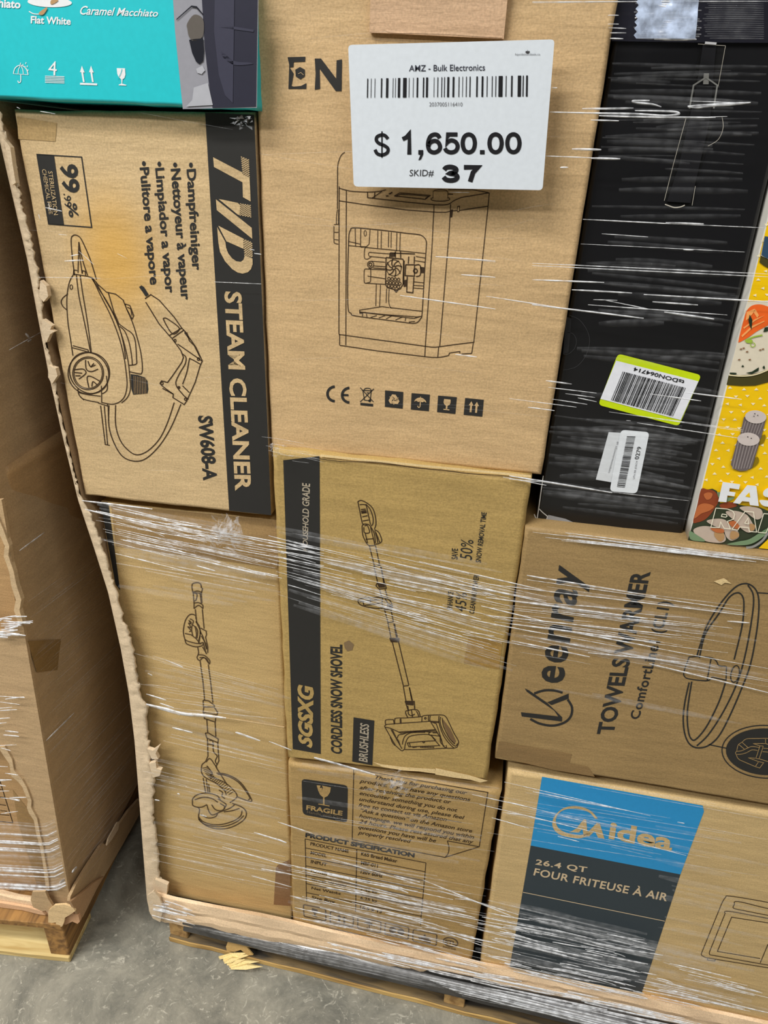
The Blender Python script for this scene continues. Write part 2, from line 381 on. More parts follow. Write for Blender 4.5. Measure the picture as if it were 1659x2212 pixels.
# ------------------------------------------------------------------ carton: steam cleaner
PK = PY(250, 560, 0.0)
st = PK - (PY(182, 1072, 0) + PY(582, 1116, 0)) / 2
m_tvd = card('kraft_board_warm', (207, 179, 134), stain=((st.x, 0, st.z), (.085, .12), (214, 160, 44), .62))
tvd = carton('carton', [(26, 237), (547, 242), (582, 1116), (182, 1072)], 0.0, .32, m_tvd, 'brown steam cleaner carton lying on its side behind the torn bin edge', GRP)
P = Print(tvd, 0.0, N0)
P.fill('443,243 549,248 586,1113 495,1103').make('colour_band', INK, 'black band along the right edge')
P.at(B3)
P.fill('132,258 540,470 545,500 645,545 660,880 552,820 545,610 145,395', 2).fill('210,845 330,868 480,900 512,932 505,1072 480,1065', 2).fill('172,850 675,1250 683,1405 183,1000', 2).fill('205,1220 555,1400 560,1545 320,1440', 2)
P.fill('190,1240 305,1450 315,1530 345,1610 400,1680 460,1720 520,1728 560,1700 578,1640 685,1680 688,1760 665,1830 620,1875 550,1893 480,1880 400,1830 300,1720 230,1590 205,1450', 2)
def hatch(poly, nu, nv):
    q = [Vector(p) for p in pts(poly)]
    for i in range(nu):
        for j in range(nv):
            if (i + j) % 2: continue
            a, b = i / nu, j / nv; a1, b1 = a + 1.15 / nu, b + 1.0 / nv
            g = lambda u, v: tuple(q[0].lerp(q[1], u).lerp(q[3].lerp(q[2], u), v))
            P.fill([g(a, b), g(a1, b), g(a1, b1), g(a, b1)], 2)
hatch('522,245 635,290 645,540 545,500', 7, 17); hatch('510,905 660,930 668,1105 505,1075', 9, 13); hatch('550,1400 680,1452 686,1668 572,1640', 8, 15)
P.make('brand_lettering', m_tvd)
P.at(Z4).text('STEAM CLEANER', (1338, 495), (1403, 1688), (1503, 1690), (1443, 500), 2, .03).make('printed_lettering', m_tvd)
for s_, a, b, c, d in (('•Dampfreiniger', (396, 352), (409, 585), (436, 583), (422, 350)), ('•Nettoyeur à vapeur', (361, 352), (385, 649), (412, 647), (388, 350)), ('•Limpiador a vapor', (328, 350), (351, 634), (378, 632), (353, 348)), ('•Pulitore a vapore', (294, 349), (318, 616), (344, 614), (320, 347))):
    P.at(N0).text(s_, a, b, c, d, 1, .028).make('printed_lettering', INK)
P.at(Z4).text('SW608-A', (1180, 1238), (1212, 1625), (1300, 1628), (1270, 1240), 1, .035).make('model_lettering', INK)
P.at(Z1).line('220,922 487,938 547,1358 290,1338', 2.4, 1, True).fill('220,922 322,929 382,1345 290,1338').make('claim_panel', INK)
P.text('99', (352, 975), (375, 1152), (478, 1150), (462, 982), 1, .03).text('.99', (378, 1157), (386, 1240), (428, 1236), (420, 1152), 1, .01).text('%', (398, 1215), (414, 1300), (470, 1297), (456, 1212), 1, .02).make('claim_lettering', INK)
P.text('STERILIZATION', (287, 1022), (322, 1285), (347, 1283), (313, 1024), 2, .0).text('CHEMICAL FREE', (250, 1010), (293, 1280), (316, 1278), (275, 1012), 2, .0).make('claim_lettering', m_tvd)
# steam cleaner drawing
P.at(Z4)
P.lines(2.0, '~445,400 432,300 424,190 435,163 455,160 478,175 500,215 540,310 575,425', '~490,390 478,300 470,200', '470,210 465,385', '~470,200 490,300 522,400', '438,395 440,368 460,370', '490,390 492,372 508,376 510,400',
        '440,392 520,405 552,415 585,455 635,500 690,512 738,550', '~440,392 418,430 405,480 398,560 405,680 420,780 435,880', '~455,395 470,520 495,640 520,760 540,860', '~478,400 492,500 512,620 530,740 545,862', '~405,510 375,535 365,560 375,585 400,608',
        '435,820 525,845 528,858 432,832', '~552,418 600,520 660,640 710,770 740,890 755,1000 758,1060 745,1120 715,1155 670,1170 610,1160', '~572,440 620,530 680,640 730,770 762,900 775,1010 778,1080 760,1130 725,1162', '~545,415 640,560 700,680 735,800 750,900',
        '645,500 680,620 710,690', '~735,550 760,610 790,680 815,760 840,860 850,950 845,985 830,988 770,975', '~710,690 750,720 790,750 808,800 815,900 812,930 770,938', '~715,705 745,735 770,800 785,880 790,935', '745,570 775,580 798,640 790,660 778,655', '745,570 755,600 785,655', '760,590 780,600 788,640',
        '~465,1075 470,1110 500,1140 590,1160', '~470,1100 520,1112 600,1122', '605,1060 607,1162', '~635,1000 640,1080 610,1108', '585,1162 640,1180 642,1170', '600,1178 628,1410', '622,1180 642,1412', '625,1410 655,1416', '645,1180 648,1270', '500,1145 480,1125')
P.line(P.ell(532, 983, 112, 128, rot=-35), 2.2, 1, True).line(P.ell(530, 985, 124, 124, rot=0), 2.2, 1, True).line(P.ell(526, 985, 92, 98), 2.0, 1, True).line(P.ell(526, 985, 84, 90), 1.6, 1, True)
P.lines(2.2, '~510,905 515,960 545,975 585,960', '~525,912 540,945 570,935', '540,950 560,925', '~440,965 495,960 512,985 470,1020', '445,980 490,985', '~530,1070 520,1010 545,1005 600,1035', '~548,1065 555,1035 580,1055', '450,1000 480,1000')
P.line(P.ell(425, 470, 8, 14), 1.5, 1, True)
P.lines(2.2, '~650,1175 650,1300 680,1400 730,1480 800,1510 870,1495 950,1420 1020,1310 1080,1170', '~690,1175 690,1290 715,1380 760,1440 815,1472 880,1450 950,1380 1000,1280 1040,1160')
P.lines(2.2, '865,540 900,515 950,548 1040,650 1085,715 1010,760 950,690 870,560', '~1000,660 985,655 978,668 1030,750 1070,715 1000,660', '1010,760 1025,775 1080,850 1095,890 1085,920 1030,1000 1000,1040 965,1030 955,1045 965,1058 1000,1085 1035,1110 1032,1130 1100,1172 1115,1150 1165,1040 1195,940 1208,912 1170,830 1100,730 1085,715',
        '1030,775 1100,725', '1060,810 1190,900 1205,912', '~1090,870 1110,890 1105,930 1070,990 1050,1050 1090,1110 1125,1140', '~1195,930 1140,900 1130,905 1115,980 1090,1050', '1115,740 1130,790 1160,820 1195,890', '970,1075 1035,1110', '1090,1060 1130,1100')
P.line(P.ell(1045, 790, 6, 8), 2, 1, True).line(P.ell(967, 1045, 7, 8), 2, 1, True).line(P.ell(1185, 900, 7, 8), 2, 1, True).line(P.ell(1107, 1140, 6, 7), 2, 1, True).disc(1068, 1070, 9, 9)
P.make('steam_cleaner_drawing', INKL)
P.fill('830,470 845,460 860,470 888,515 870,528 855,505').fill('780,990 820,995 865,1010 880,1030 885,1080 880,1105 795,1113 785,1080').fill('1105,730 1135,775 1128,782 1100,745').make('drawing_shading', INK)
for k in range(8):
    P.line([(800 + k * 10, 1000 + k * 2), (802 + k * 10, 1108)], .8, 2)
P.make('knob_ribs', BARE)
P.at(Z1).fill('100,695 340,735 330,845 110,830').make('packing_tape', card('thin_tape_over_board', (184, 155, 108), rough=.3))

# ------------------------------------------------------------------ carton: 3D printer
m_end = card('kraft_board_plain', (205, 173, 127))
end = carton('carton', [(541, -60), (1345, -60), (1169, 1028), (584, 968)], 0.004, .42, m_end, 'large brown carton with a desktop printer drawing behind the white price sheet', GRP)
P = Print(end, 0.004, Z2)
P.fill('168,256 248,254 247,276 196,278 195,300 178,302 196,330 186,385 196,388 228,385 253,372 252,398 172,398 176,290').fill('203,312 224,300 246,312 246,342 226,356 205,342').fill('290,262 318,262 386,352 388,270 412,266 412,300 410,408 384,408 312,308 314,398 290,402 294,330').make('brand_lettering', INK)
P.line('216,330 228,325 240,336', 1, 2).make('brand_lettering', m_end)
P.at(A1)
P.lines(1.7, '130,-180 128,230', '145,10 143,1440', '215,45 210,1550', '145,150 380,185 800,240 1100,262 1180,262 1225,250', '143,1440 150,1450 150,1550', '~145,28 250,55 380,65 470,65 540,58 600,45', '420,65 420,120 465,125 560,60', '490,68 488,120', '465,125 800,165 1080,192', '~1080,192 1170,192 1215,180 1260,150 1330,120', '1330,120 1600,75', '1200,45 1440,45 1600,75', '1600,75 1588,205', '1225,250 1290,245', '1310,245 1588,205', '1225,185 1215,400 1120,1560', '1065,195 1045,600 980,1560 975,1660', '1588,205 1450,1520', '143,1445 980,1560', '~980,1560 1060,1568 1130,1562 1250,1545', '1250,1545 1455,1520', '1445,1525 1430,1628 1330,1635', '150,1550 520,1605 975,1660', '~975,1660 1060,1668 1130,1665 1205,1650', '1205,1650 1215,1625 1315,1610 1315,1630', '1110,1568 1100,1668', '680,105 735,75 1030,100 980,138 680,105', '700,105 740,88 1010,108 980,130')
P.lines(1.8, '~240,480 255,435 300,412 600,440 800,465 900,475 950,490 985,530 990,590 975,800 950,1230 935,1290 900,1330 850,1338', '~850,1338 600,1305 300,1265 260,1240 232,1190 228,900 235,600 240,480')
P.lines(1.4, '128,235 120,300 118,380', '140,235 138,380', '95,380 140,378', '~95,395 95,540 105,562 138,570', '100,455 138,455', '100,525 138,530', '300,415 305,590', '355,420 352,600', '445,430 435,570 410,595 355,600', '240,545 350,570', '240,585 300,590 410,597', '520,440 518,610', '555,445 552,610', '625,452 622,600', '650,455 648,605', '705,460 700,640', '738,465 732,640',
        '~430,605 395,610 390,700 420,715 460,690', '430,605 640,625 980,660', '~440,650 430,660 435,685 450,690', '440,650 640,665', '450,690 600,705', '~455,735 590,745', '~475,800 600,810', '~400,810 388,830 388,930 400,948 440,940', '~430,808 450,815 450,920 440,940', '400,810 590,820', '420,880 590,905', '400,948 590,960', '480,780 600,790', '890,690 980,705', '880,730 975,745', '870,935 965,945', '870,970 962,975', '870,995 960,1003', '505,955 500,1170', '545,965 538,1180', '605,1000 600,1140', '~630,1005 625,1120 640,1180 660,1190', '635,1185 945,1220', '340,1210 560,1175 630,1185', '340,1225 560,1250 900,1275 945,1270', '345,1210 345,1240 375,1240', '375,1240 370,1270', '410,1245 415,1275', '450,1280 510,1262', '530,1285 590,1262', '600,1295 660,1262', '690,1305 760,1275', '785,1315 790,1285', '820,1325 880,1318', '345,1230 870,1290 935,1270')
P.lines(2.2, '600,700 760,715 770,730 765,960 735,1005 700,1015 610,990 595,960 600,700', '775,730 770,960', '680,1015 697,1035 715,1015', '640,655 880,665', '690,640 690,700', '740,640 742,705', '820,690 815,760', '875,690 872,760', '790,770 875,770 875,880 785,875 790,770', '805,885 800,1035 860,1042 870,890', '640,655 635,700', '~880,775 920,770 935,800 930,870 890,885')
P.line(P.ell(675, 800, 72, 78), 1.4, 1, True).line(P.ell(675, 800, 13, 16), 1.6, 1, True)
for k in range(8):
    a = k * math.pi / 4; c, s_ = math.cos(a), math.sin(a)
    P.line(curve([(675 + x * c - y * s_, 800 + (x * s_ + y * c) * 1.08) for x, y in ((16, 0), (40, 12), (58, 38), (60, 52))]), 2.2)
for r_, (y0, nn, x0) in enumerate(((905, 4, 628), (940, 5, 610), (975, 4, 625))):
    for k in range(nn): P.line(P.ell(x0 + k * 31, y0 + k * 3, 12, 15, n=14), 1.6, 1, True)
P.line(P.ell(450, 768, 30, 32), 1.6, 1, True).line(P.ell(448, 768, 14, 16), 2, 1, True).line(P.ell(398, 465, 11, 28), 1.2, 1, True).line(P.ell(885, 830, 18, 20), 2.5, 1, True).line(P.ell(1127, 62, 68, 18), 1.5, 1, True).line(P.ell(1127, 135, 92, 22), 1.5, 1, True)
P.lines(1.5, '1058,60 1055,130', '1198,62 1198,130', '~130,-180 140,-230 165,-290 200,-320')
P.make('printer_drawing', INKL)
P.fill('620,85 655,65 665,72 640,90').fill('595,102 620,98 628,106 605,112').fill('1200,82 1250,85 1248,93 1205,92').fill('1222,240 1248,235 1240,310 1218,312').fill('1290,205 1315,200 1310,258 1288,262').fill('640,660 690,655 690,690 645,695').fill('930,790 970,795 968,850 935,850').fill('775,920 800,915 798,980 770,985').make('drawing_shading', INKL)
P.fill('1296,212 1309,209 1305,250 1294,254', 2).fill('1058,62 1196,64 1196,130 1130,150 1058,132', 2).make('drawing_highlight', m_end)
P.at(A7)
P.line(P.ell(330, 122, 64, 62, n=24, a0=268, a1=92), 5.6).line(P.ell(455, 133, 64, 62, n=24, a0=268, a1=92), 5.6).fill('395,122 445,124 445,142 395,140').make('conformity_mark', INK)
P.lines(1.7, '545,68 658,190', '662,78 545,190', '568,100 582,175 630,180 640,95', '560,92 650,95', '~575,92 590,75 625,75 640,92', '600,112 622,113').line(P.ell(626, 180, 8, 8), 2, 1, True).fill('547,197 655,207 655,230 547,218').make('disposal_icon', INK)
for q, kind in (([(757, 92), (913, 106), (908, 248), (756, 232)], 'recycle'), ([(984, 115), (1140, 128), (1131, 270), (977, 255)], 'umbrella'), ([(1210, 136), (1370, 150), (1357, 293), (1201, 277)], 'glass'), ([(1441, 157), (1600, 172), (1587, 316), (1428, 300)], 'arrows')):
    b = P.fill([q[0], q[1], q[2], q[3]]).make('handling_icon', INK)
    c = [sum(p[0] for p in q) / 4, sum(p[1] for p in q) / 4]; q2 = [(c[0] + (p[0] - c[0]) * .74, c[1] + (p[1] - c[1]) * .78) for p in q]
    getattr(Icon(P, q2, 2), kind)()
    if kind == 'glass': pass
    P.make('pictogram', m_end, parent=b)
# carton flap folded over the front at the top
fp = [PY(801, -40, -.006), PY(1100, -40, -.006), PY(1088, 84, -.001), PY(798, 70, -.001)]
fb = MB(); dz = Vector((0, .004, 0)); fb.add(fp + [p + dz for p in fp], [(0, 1, 2, 3), (7, 6, 5, 4), (0, 4, 5, 1), (1, 5, 6, 2), (2, 6, 7, 3), (3, 7, 4, 0)])
fb.build('lid_flap', card('kraft_board_pinkish', (218, 182, 146)), end)
P.at(Z2)
P.lines(5, '~545,85 600,110 625,140 760,145 900,150 1010,158 1130,165', k=12).make('flap_crease', card('kraft_board_pinkish', (218, 182, 146)))

# ------------------------------------------------------------------ carton: black with a carry strap
m_blk = flat('black_gloss_print', (23, 23, 25), .28, .5)
_e0, _e1, _y0, _y1 = PY(1345, -60, .004), PY(1169, 1028, .004), PY(1789, -60, 0), PY(1486, 1169, 0)
_zb = PY(1160, 1126, .018).z; _zt = PY(1352, -60, .018).z
_side = lambda a, b, z, d: Vector((a.x + (b.x - a.x) * (a.z - z) / (a.z - b.z) + d, .018, z))
blk = carton('carton', [_side(_e0, _e1, _zt, .003), _side(_y0, _y1, _zt, -.003), _side(_y0, _y1, _zb, -.003), _side(_e0, _e1, _zb, .003)], .018, .36, m_blk, 'glossy black carton with a carry strap and two stickers', GRP, r=.005, wob=.0008)
P = Print(blk, .018, Z3)
P.fill('1150,300 1318,312 1268,590 1232,800 1198,1000 1112,1270 1090,1402 1030,1404 970,1416 905,1392 900,1370 960,1130 1050,800 1095,580').make('strap_recess', flat('recess_black', (12, 12, 13), .5))  # recess painted as a flat panel of darker black
sb = MB()
def slab(mb, T, stp, Y, th, rise):
    ps = [PY(T[0] + p[0] * T[2], T[1] + p[1] * T[2], Y - th - (rise[i] if isinstance(rise, (list, tuple)) else rise)) for i, p in enumerate(pts(stp))]
    bk = [Vector((p.x, Y - .0003, p.z)) for p in ps]; n = len(ps)
    mb.add(ps + bk, [tuple(t) for t in poly_tri([(p.x, p.z) for p in ps])] + [(i, (i + 1) % n, n + (i + 1) % n, n + i) for i in range(n)])
slab(sb, Z3, '1165,300 1255,305 1235,520 1215,800 1170,1000 1080,1385 920,1375 1000,1130 1075,800 1125,560', .018, .003, 0)
sb.build('carry_strap', flat('black_webbing', (26, 26, 29), .35, .5), blk)
P.line('1072,740 1100,582 1185,528 1262,582 1238,740', 3.4, 12).fill('1170,500 1205,500 1203,575 1165,575', 11).make('strap_buckle', flat('grey_plastic', (128, 128, 124), .35, .5))
P.fill('1180,283 1258,290 1254,306 1176,300', 11).make('strap_tab', flat('lit_tab_grey', (196, 196, 198), .3, .5))  # brightness of the lit tab is put into its pale grey
P.lines(.9, '900,1370 960,1130 1050,800', '1318,312 1268,590', '1112,1270 1090,1402', '~1295,800 1302,870 1270,950 1198,997', '1130,300 1318,312', k=10)
P.lines(2.2, '~905,1394 935,1405 970,1416 1010,1412 1040,1400', k=11).make('cut_edge', flat('bare_card_edge', (190, 184, 170), .6))
# glossy lid turned over the top of the front face
lid = MB(); slab(lid, Z3, '560,-200 1900,-200 1640,292 1130,290 540,280', .018, .0035, 0)
lid.build('lid', flat('black_lid_gloss', (34, 34, 42), .12, .8), blk)
P.at(Z6)
P.lines(.9, '~385,240 450,270 500,340 515,410 490,500 430,570 345,592', '~372,350 410,360 430,400 420,450 385,485 350,492', k=1).make('thumb_notch', flat('dark_grey_ink', (62, 62, 64), .4))
P.fill('365,250 400,262 380,480 345,490').make('notch_grey_fill', flat('dark_grey_fill', (44, 44, 46), .3))  # flat grey fill inside the notch, lighter than the carton
P.lines(2.0, '218,1270 200,1400 178,1555 232,1575 246,1530 215,1505 190,1480', '178,1555 160,1516', k=1).lines(1.5, '240,1578 480,1598 760,1636 880,1645', k=1).make('torn_edge', flat('white_torn_card', (206, 204, 198), .7))
P.fill('250,1520 360,1545 440,1580 400,1592 235,1572').make('clear_tape', flat('silvery_tape', (148, 150, 154), .2, .8))
# stickers
m_lime = flat('lime_print', (200, 222, 22), .4)
def rounded(P, q, r, k):
    q = [Vector(p) for p in q]; out = []
    for i in range(4):
        a, b, c = q[i - 1], q[i], q[(i + 1) % 4]
        p0 = b + (a - b).normalized() * r; p2 = b + (c - b).normalized() * r
        for t in (0, .25, .5, .75, 1): out.append(tuple(p0 * (1 - t) ** 2 + b * 2 * t * (1 - t) + p2 * t * t))
    P.fill(out, k)
P.at(B4); rounded(P, [(350, 88), (1500, 385), (1190, 1088), (78, 795)], 60, 3)
stk = P.make('sticker', m_lime, 'lime green and white barcode sticker')
P.fill('325,185 1460,470 1215,1005 108,712', 4).make('sticker_paper', PAPER, parent=stk)
P.kk = 5; barcode(P, [(1285, 560), (405, 330), (240, 728), (1105, 955)], BLKP, 'barcode', 44, 4).parent = stk
P.text('tsDON064714', (1276, 458), (576, 274), (558, 325), (1255, 512), 5, .02).make('sticker_lettering', BLKP, parent=stk)
P.fill('222,1170 700,1200 480,1900 45,1825', 3); s2 = P.make('sticker', flat('off_white_paper', (214, 218, 222), .5), 'plain white sticker under another')
P.text('xoubocuwronoou2x 78', (215, 1735), (335, 1300), (362, 1306), (240, 1742), 4).make('sticker_lettering', GREYP, parent=s2)
rounded(P, [(392, 1138), (785, 1170), (612, 2018), (235, 1985)], 60, 5); s3 = P.make('sticker', flat('sticker_white', (226, 231, 236), .45), 'white rounded barcode sticker')
P.kk = 6; barcode(P, [(445, 1935), (592, 1225), (475, 1222), (335, 1922)], BLKP, 'barcode', 46, 9, wide=(1, 1, 2, 1)).parent = s3
P.text('0279', (638, 1545), (676, 1372), (618, 1372), (578, 1545), 6, .01).make('sticker_lettering', BLKP, parent=s3)
P.text('LPN RR JOEO9', (588, 1815), (632, 1565), (600, 1565), (555, 1815), 6).make('sticker_lettering', GREYP, parent=s3)

# ------------------------------------------------------------------ carton: yellow cooker
m_yel = flat('yellow_print', (246, 200, 12), .32, .5)
yel = carton('carton', [(1789, -60), (2200, -60), (2010, 1229), (1486, 1169)], 0.0, .36, flat('white_card', (218, 216, 208), .4), 'yellow food printed cooker carton at the right edge with salt shakers', GRP, r=.002, wob=.0006, xr=.63)
P = Print(yel, 0.0, N0)
P.fill('1789,-50 2420,-50 2105,1240 1489,1166').make('front_print', m_yel, 'yellow printed front with tiny white triangles')
tri = random.Random(5)
P.at(A4)
TRI = []
for j in range(-26, 22):
    for i in range(-1, 16):
        x = 640 + i * 172 + (j % 2) * 86 - j * 27 + tri.uniform(-16, 16); y = j * 106 + 25 + i * 12 + tri.uniform(-14, 14)
        xe = 650 - .244 * y
        if x < xe + 22 or x > 1900 or y > 1290: continue
        TRI.append((x, y, tri.randrange(3)))
for x, y, k in TRI:
    s_ = 31
    P.fill([[(x - s_, y + 15), (x + s_, y + 15), (x, y - 18)], [(x - s_, y - 15), (x + s_, y - 15), (x, y + 18)], [(x - s_, y), (x + s_ * .6, y - 20), (x + s_ * .6, y + 20)]][k], 2)
P.make('triangle_pattern', flat('cream_print', (250, 236, 190), .35))
P.at(A3)
# rice plate with salmon
P.fill('495,1740 600,1748 750,1745 850,1722 943,1690 1300,1400 1300,1750 943,1820 800,1858 640,1862 470,1850', 3).fill('845,455 905,180 1100,300 1100,560 943,520 890,490', 3).make('plate_rim_print', flat('olive_print', (74, 68, 34), .35))
P.fill('500,1730 620,1742 740,1735 840,1712 943,1672 1300,1400 1300,900 943,890 710,905', 4).fill('905,170 943,180 1100,300 943,420 860,380', 4).make('rice_print', flat('rice_print', (222, 212, 190), .35))
P.fill('905,160 1000,170 1000,415 925,410 868,372', 5).make('blue_plate_print', flat('blue_plate_print', (52, 78, 104), .35))
P.line('~500,1740 620,1750 740,1745 840,1722 943,1680', 2.6, 5).make('plate_edge_print', flat('cream_rim_print', (236, 222, 178), .35))
P.fill('~700,1010 760,950 850,935 943,960 1020,1000 1000,1120 930,1180 820,1240 720,1310 620,1365 608,1350 640,1210 670,1100', 5).make('salmon_print', flat('salmon_print', (240, 104, 40), .35))
P.fill('700,1020 790,985 800,1000 730,1090 690,1120', 6).fill('770,1010 800,990 840,1060 820,1090', 6).fill('640,1290 760,1180 900,1120 905,1130 770,1200 650,1310', 6).fill('660,1200 800,1100 905,1060 800,1120 670,1215', 6).make('salmon_highlight_print', flat('salmon_pale_print', (252, 168, 96), .35))
P.fill('735,1050 765,1110 755,1225 735,1180 720,1120', 7).fill('905,1200 943,1190 943,1240 890,1250', 6).fill('~510,1712 580,1715 575,1732 515,1728', 6).fill('640,1640 655,1625 672,1640 655,1652', 6).fill('690,1715 760,1700 840,1650 835,1690 760,1728', 6).fill('880,1650 900,1630 910,1660 895,1675', 6).make('herb_print', flat('dark_herb_print', (40, 54, 38), .35))
P.line('~680,1350 740,1320 800,1300 880,1285', 3, 6).line(P.ell(770, 1395, 26, 24), 1.6, 6, True).fill('~690,1355 740,1335 770,1350 740,1375 700,1372', 6).make('spring_onion_print', flat('leaf_print', (158, 190, 66), .35))
for x, y in ((620, 1440), (690, 1470), (650, 1430), (840, 1450), (600, 1560), (870, 1440), (720, 1560)):
    P.fill([(x, y), (x + 26, y - 6), (x + 30, y + 8), (x + 8, y + 14)], 6)
P.make('spice_print', flat('brown_speck_print', (140, 104, 74), .35))
# shakers
P.at(A4)
P.fill('~1150,600 1210,560 1225,600 1190,680 1140,700 1120,680', 3).fill('~1085,880 1120,870 1135,920 1100,980 1020,1030 1010,1000', 3).make('shaker_shadow_print', flat('dark_mustard_print', (142, 118, 20), .35))
P.fill('930,320 1235,330 1160,620 870,590', 4).fill('838,640 1145,660 1040,1010 960,1055 870,1058 790,1030 748,970', 5).make('shaker_body_print', flat('grey_shaker_print', (112, 102, 102), .35))
for k in range(7):
    P.fill([(850 + k * 44, 650 + k * 3), (866 + k * 44, 652 + k * 3), (782 + k * 38, 1030 + 5 * math.sin(k)), (768 + k * 38, 1025)], 6)
    P.fill([(945 + k * 40, 380 + k * 2), (958 + k * 40, 380 + k * 2), (905 + k * 38, 560), (893 + k * 38, 560)], 4.5 if False else 5)
P.make('shaker_rib_print', flat('light_shaker_print', (150, 140, 138), .35))
P.disc(1090, 320, 145, 90, k=6, rot=4).disc(992, 625, 152, 90, k=7, rot=4).make('shaker_top_print', flat('pale_shaker_print', (208, 196, 190), .35))
for x, y in ((1078, 275), (1118, 298), (1066, 310), (982, 592), (1030, 612)): P.disc(x, y, 9, 6, k=8, n=10)
P.make('shaker_hole_print', BLKP)
# roast dinner
P.fill('345,1300 440,1310 500,1300 560,1330 590,1420 600,1500 830,1480 860,1520 1160,1560 1258,1600 1500,1500 1600,2170 1258,2127 700,2060 200,2020 160,2010 235,1760', 3).make('salad_print', flat('dark_green_print', (58, 66, 48), .35))
P.fill('~345,1310 430,1310 520,1330 575,1400 580,1480 540,1550 480,1640 400,1720 300,1760 235,1750 290,1530', 4).fill('~600,1520 700,1480 800,1500 830,1540 700,1570 620,1560', 4).make('roast_print', flat('roast_brown_print', (142, 68, 40), .35))
P.fill('~300,1540 400,1500 520,1540 460,1600 350,1640 270,1700 250,1690', 5).fill('~380,1380 440,1350 500,1370 480,1430 420,1450', 5).fill('~720,1760 800,1740 870,1810 860,1850 780,1830', 8).fill('~480,1840 640,1850 650,1900 560,1900 500,1870', 8).make('roast_highlight_print', flat('orange_roast_print', (190, 108, 62), .35))
P.fill('~240,1860 380,1810 560,1840 650,1900 680,2000 600,2040 420,2020 300,1960', 6).fill('~420,1740 540,1710 660,1720 740,1790 840,1870 860,1960 760,2010 690,1960 640,1860 500,1800', 5).fill('~680,1620 800,1600 960,1650 1040,1760 1080,1850 1000,1900 900,1850 800,1740', 6).fill('~870,1560 1000,1540 1160,1580 1180,1680 1100,1720 980,1640', 6).make('meat_slice_print', flat('pork_slice_print', (196, 178, 162), .35))
P.fill('~540,1880 640,1880 660,1980 600,2020 530,1950', 7).fill('~760,1880 850,1900 860,1950 790,1990 740,1970', 7).fill('~1010,1780 1080,1800 1070,1860 1020,1870', 7).make('meat_edge_print', flat('tan_roast_print', (184, 144, 98), .35))
P.fill('~190,1880 300,1940 400,2010 330,2020 200,1990', 7).fill('~700,2060 860,2020 1000,1990 1150,1900 1258,1840 1258,1900 1100,2020 950,2070', 7).fill('690,1420 800,1410 790,1440 700,1480', 5).fill('590,1360 700,1350 690,1400 600,1400', 4).fill('560,1350 600,1345 620,1400 580,1420', 5).make('lettuce_print', flat('pale_green_print', (122, 148, 112), .35))
P.line('~1258,1900 1180,2010 1060,2090 960,2105', 5, 8).make('dish_rim_print', flat('grey_dish_print', (150, 150, 146), .35))
P.fill('1130,2112 1258,1990 1500,1900 1500,2150', 6).make('corner_print', m_yel)
P.fill('640,1207 878,1240 862,1310 735,1292 728,1338 815,1350 798,1404 705,1392 690,1485 578,1475', 10).fill('780,1495 975,1250 1098,1262 1132,1538 1012,1525 1000,1478 905,1470 872,1508', 10).fill('~1330,1270 1258,1290 1205,1325 1190,1370 1215,1405 1280,1425 1300,1450 1280,1462 1150,1455 1155,1495 1190,1530 1258,1546 1380,1540 1420,1460 1380,1390 1300,1370 1310,1345 1420,1360 1430,1300', 10).make('printed_lettering', WHITE)
P.fill('948,1405 1003,1350 1015,1418', 11).make('letter_counter', m_yel)
P.lines(1.6, '545,1565 700,1577 775,1602 802,1650 788,1715 705,1745 745,1850 660,1842 612,1755 592,1832 478,1825 545,1565', '632,1645 690,1655 700,1675 680,1690 622,1680 632,1645', '765,1855 945,1610 1060,1620 1102,1892 1005,1885 995,1835 870,1822 845,1864 765,1855', '938,1775 985,1700 995,1780 938,1775', '1118,1895 1200,1640 1400,1655 1460,1720 1400,1800 1270,1815 1230,1905 1118,1895', k=10).make('outline_lettering', flat('cream_ink', (244, 238, 214), .4))
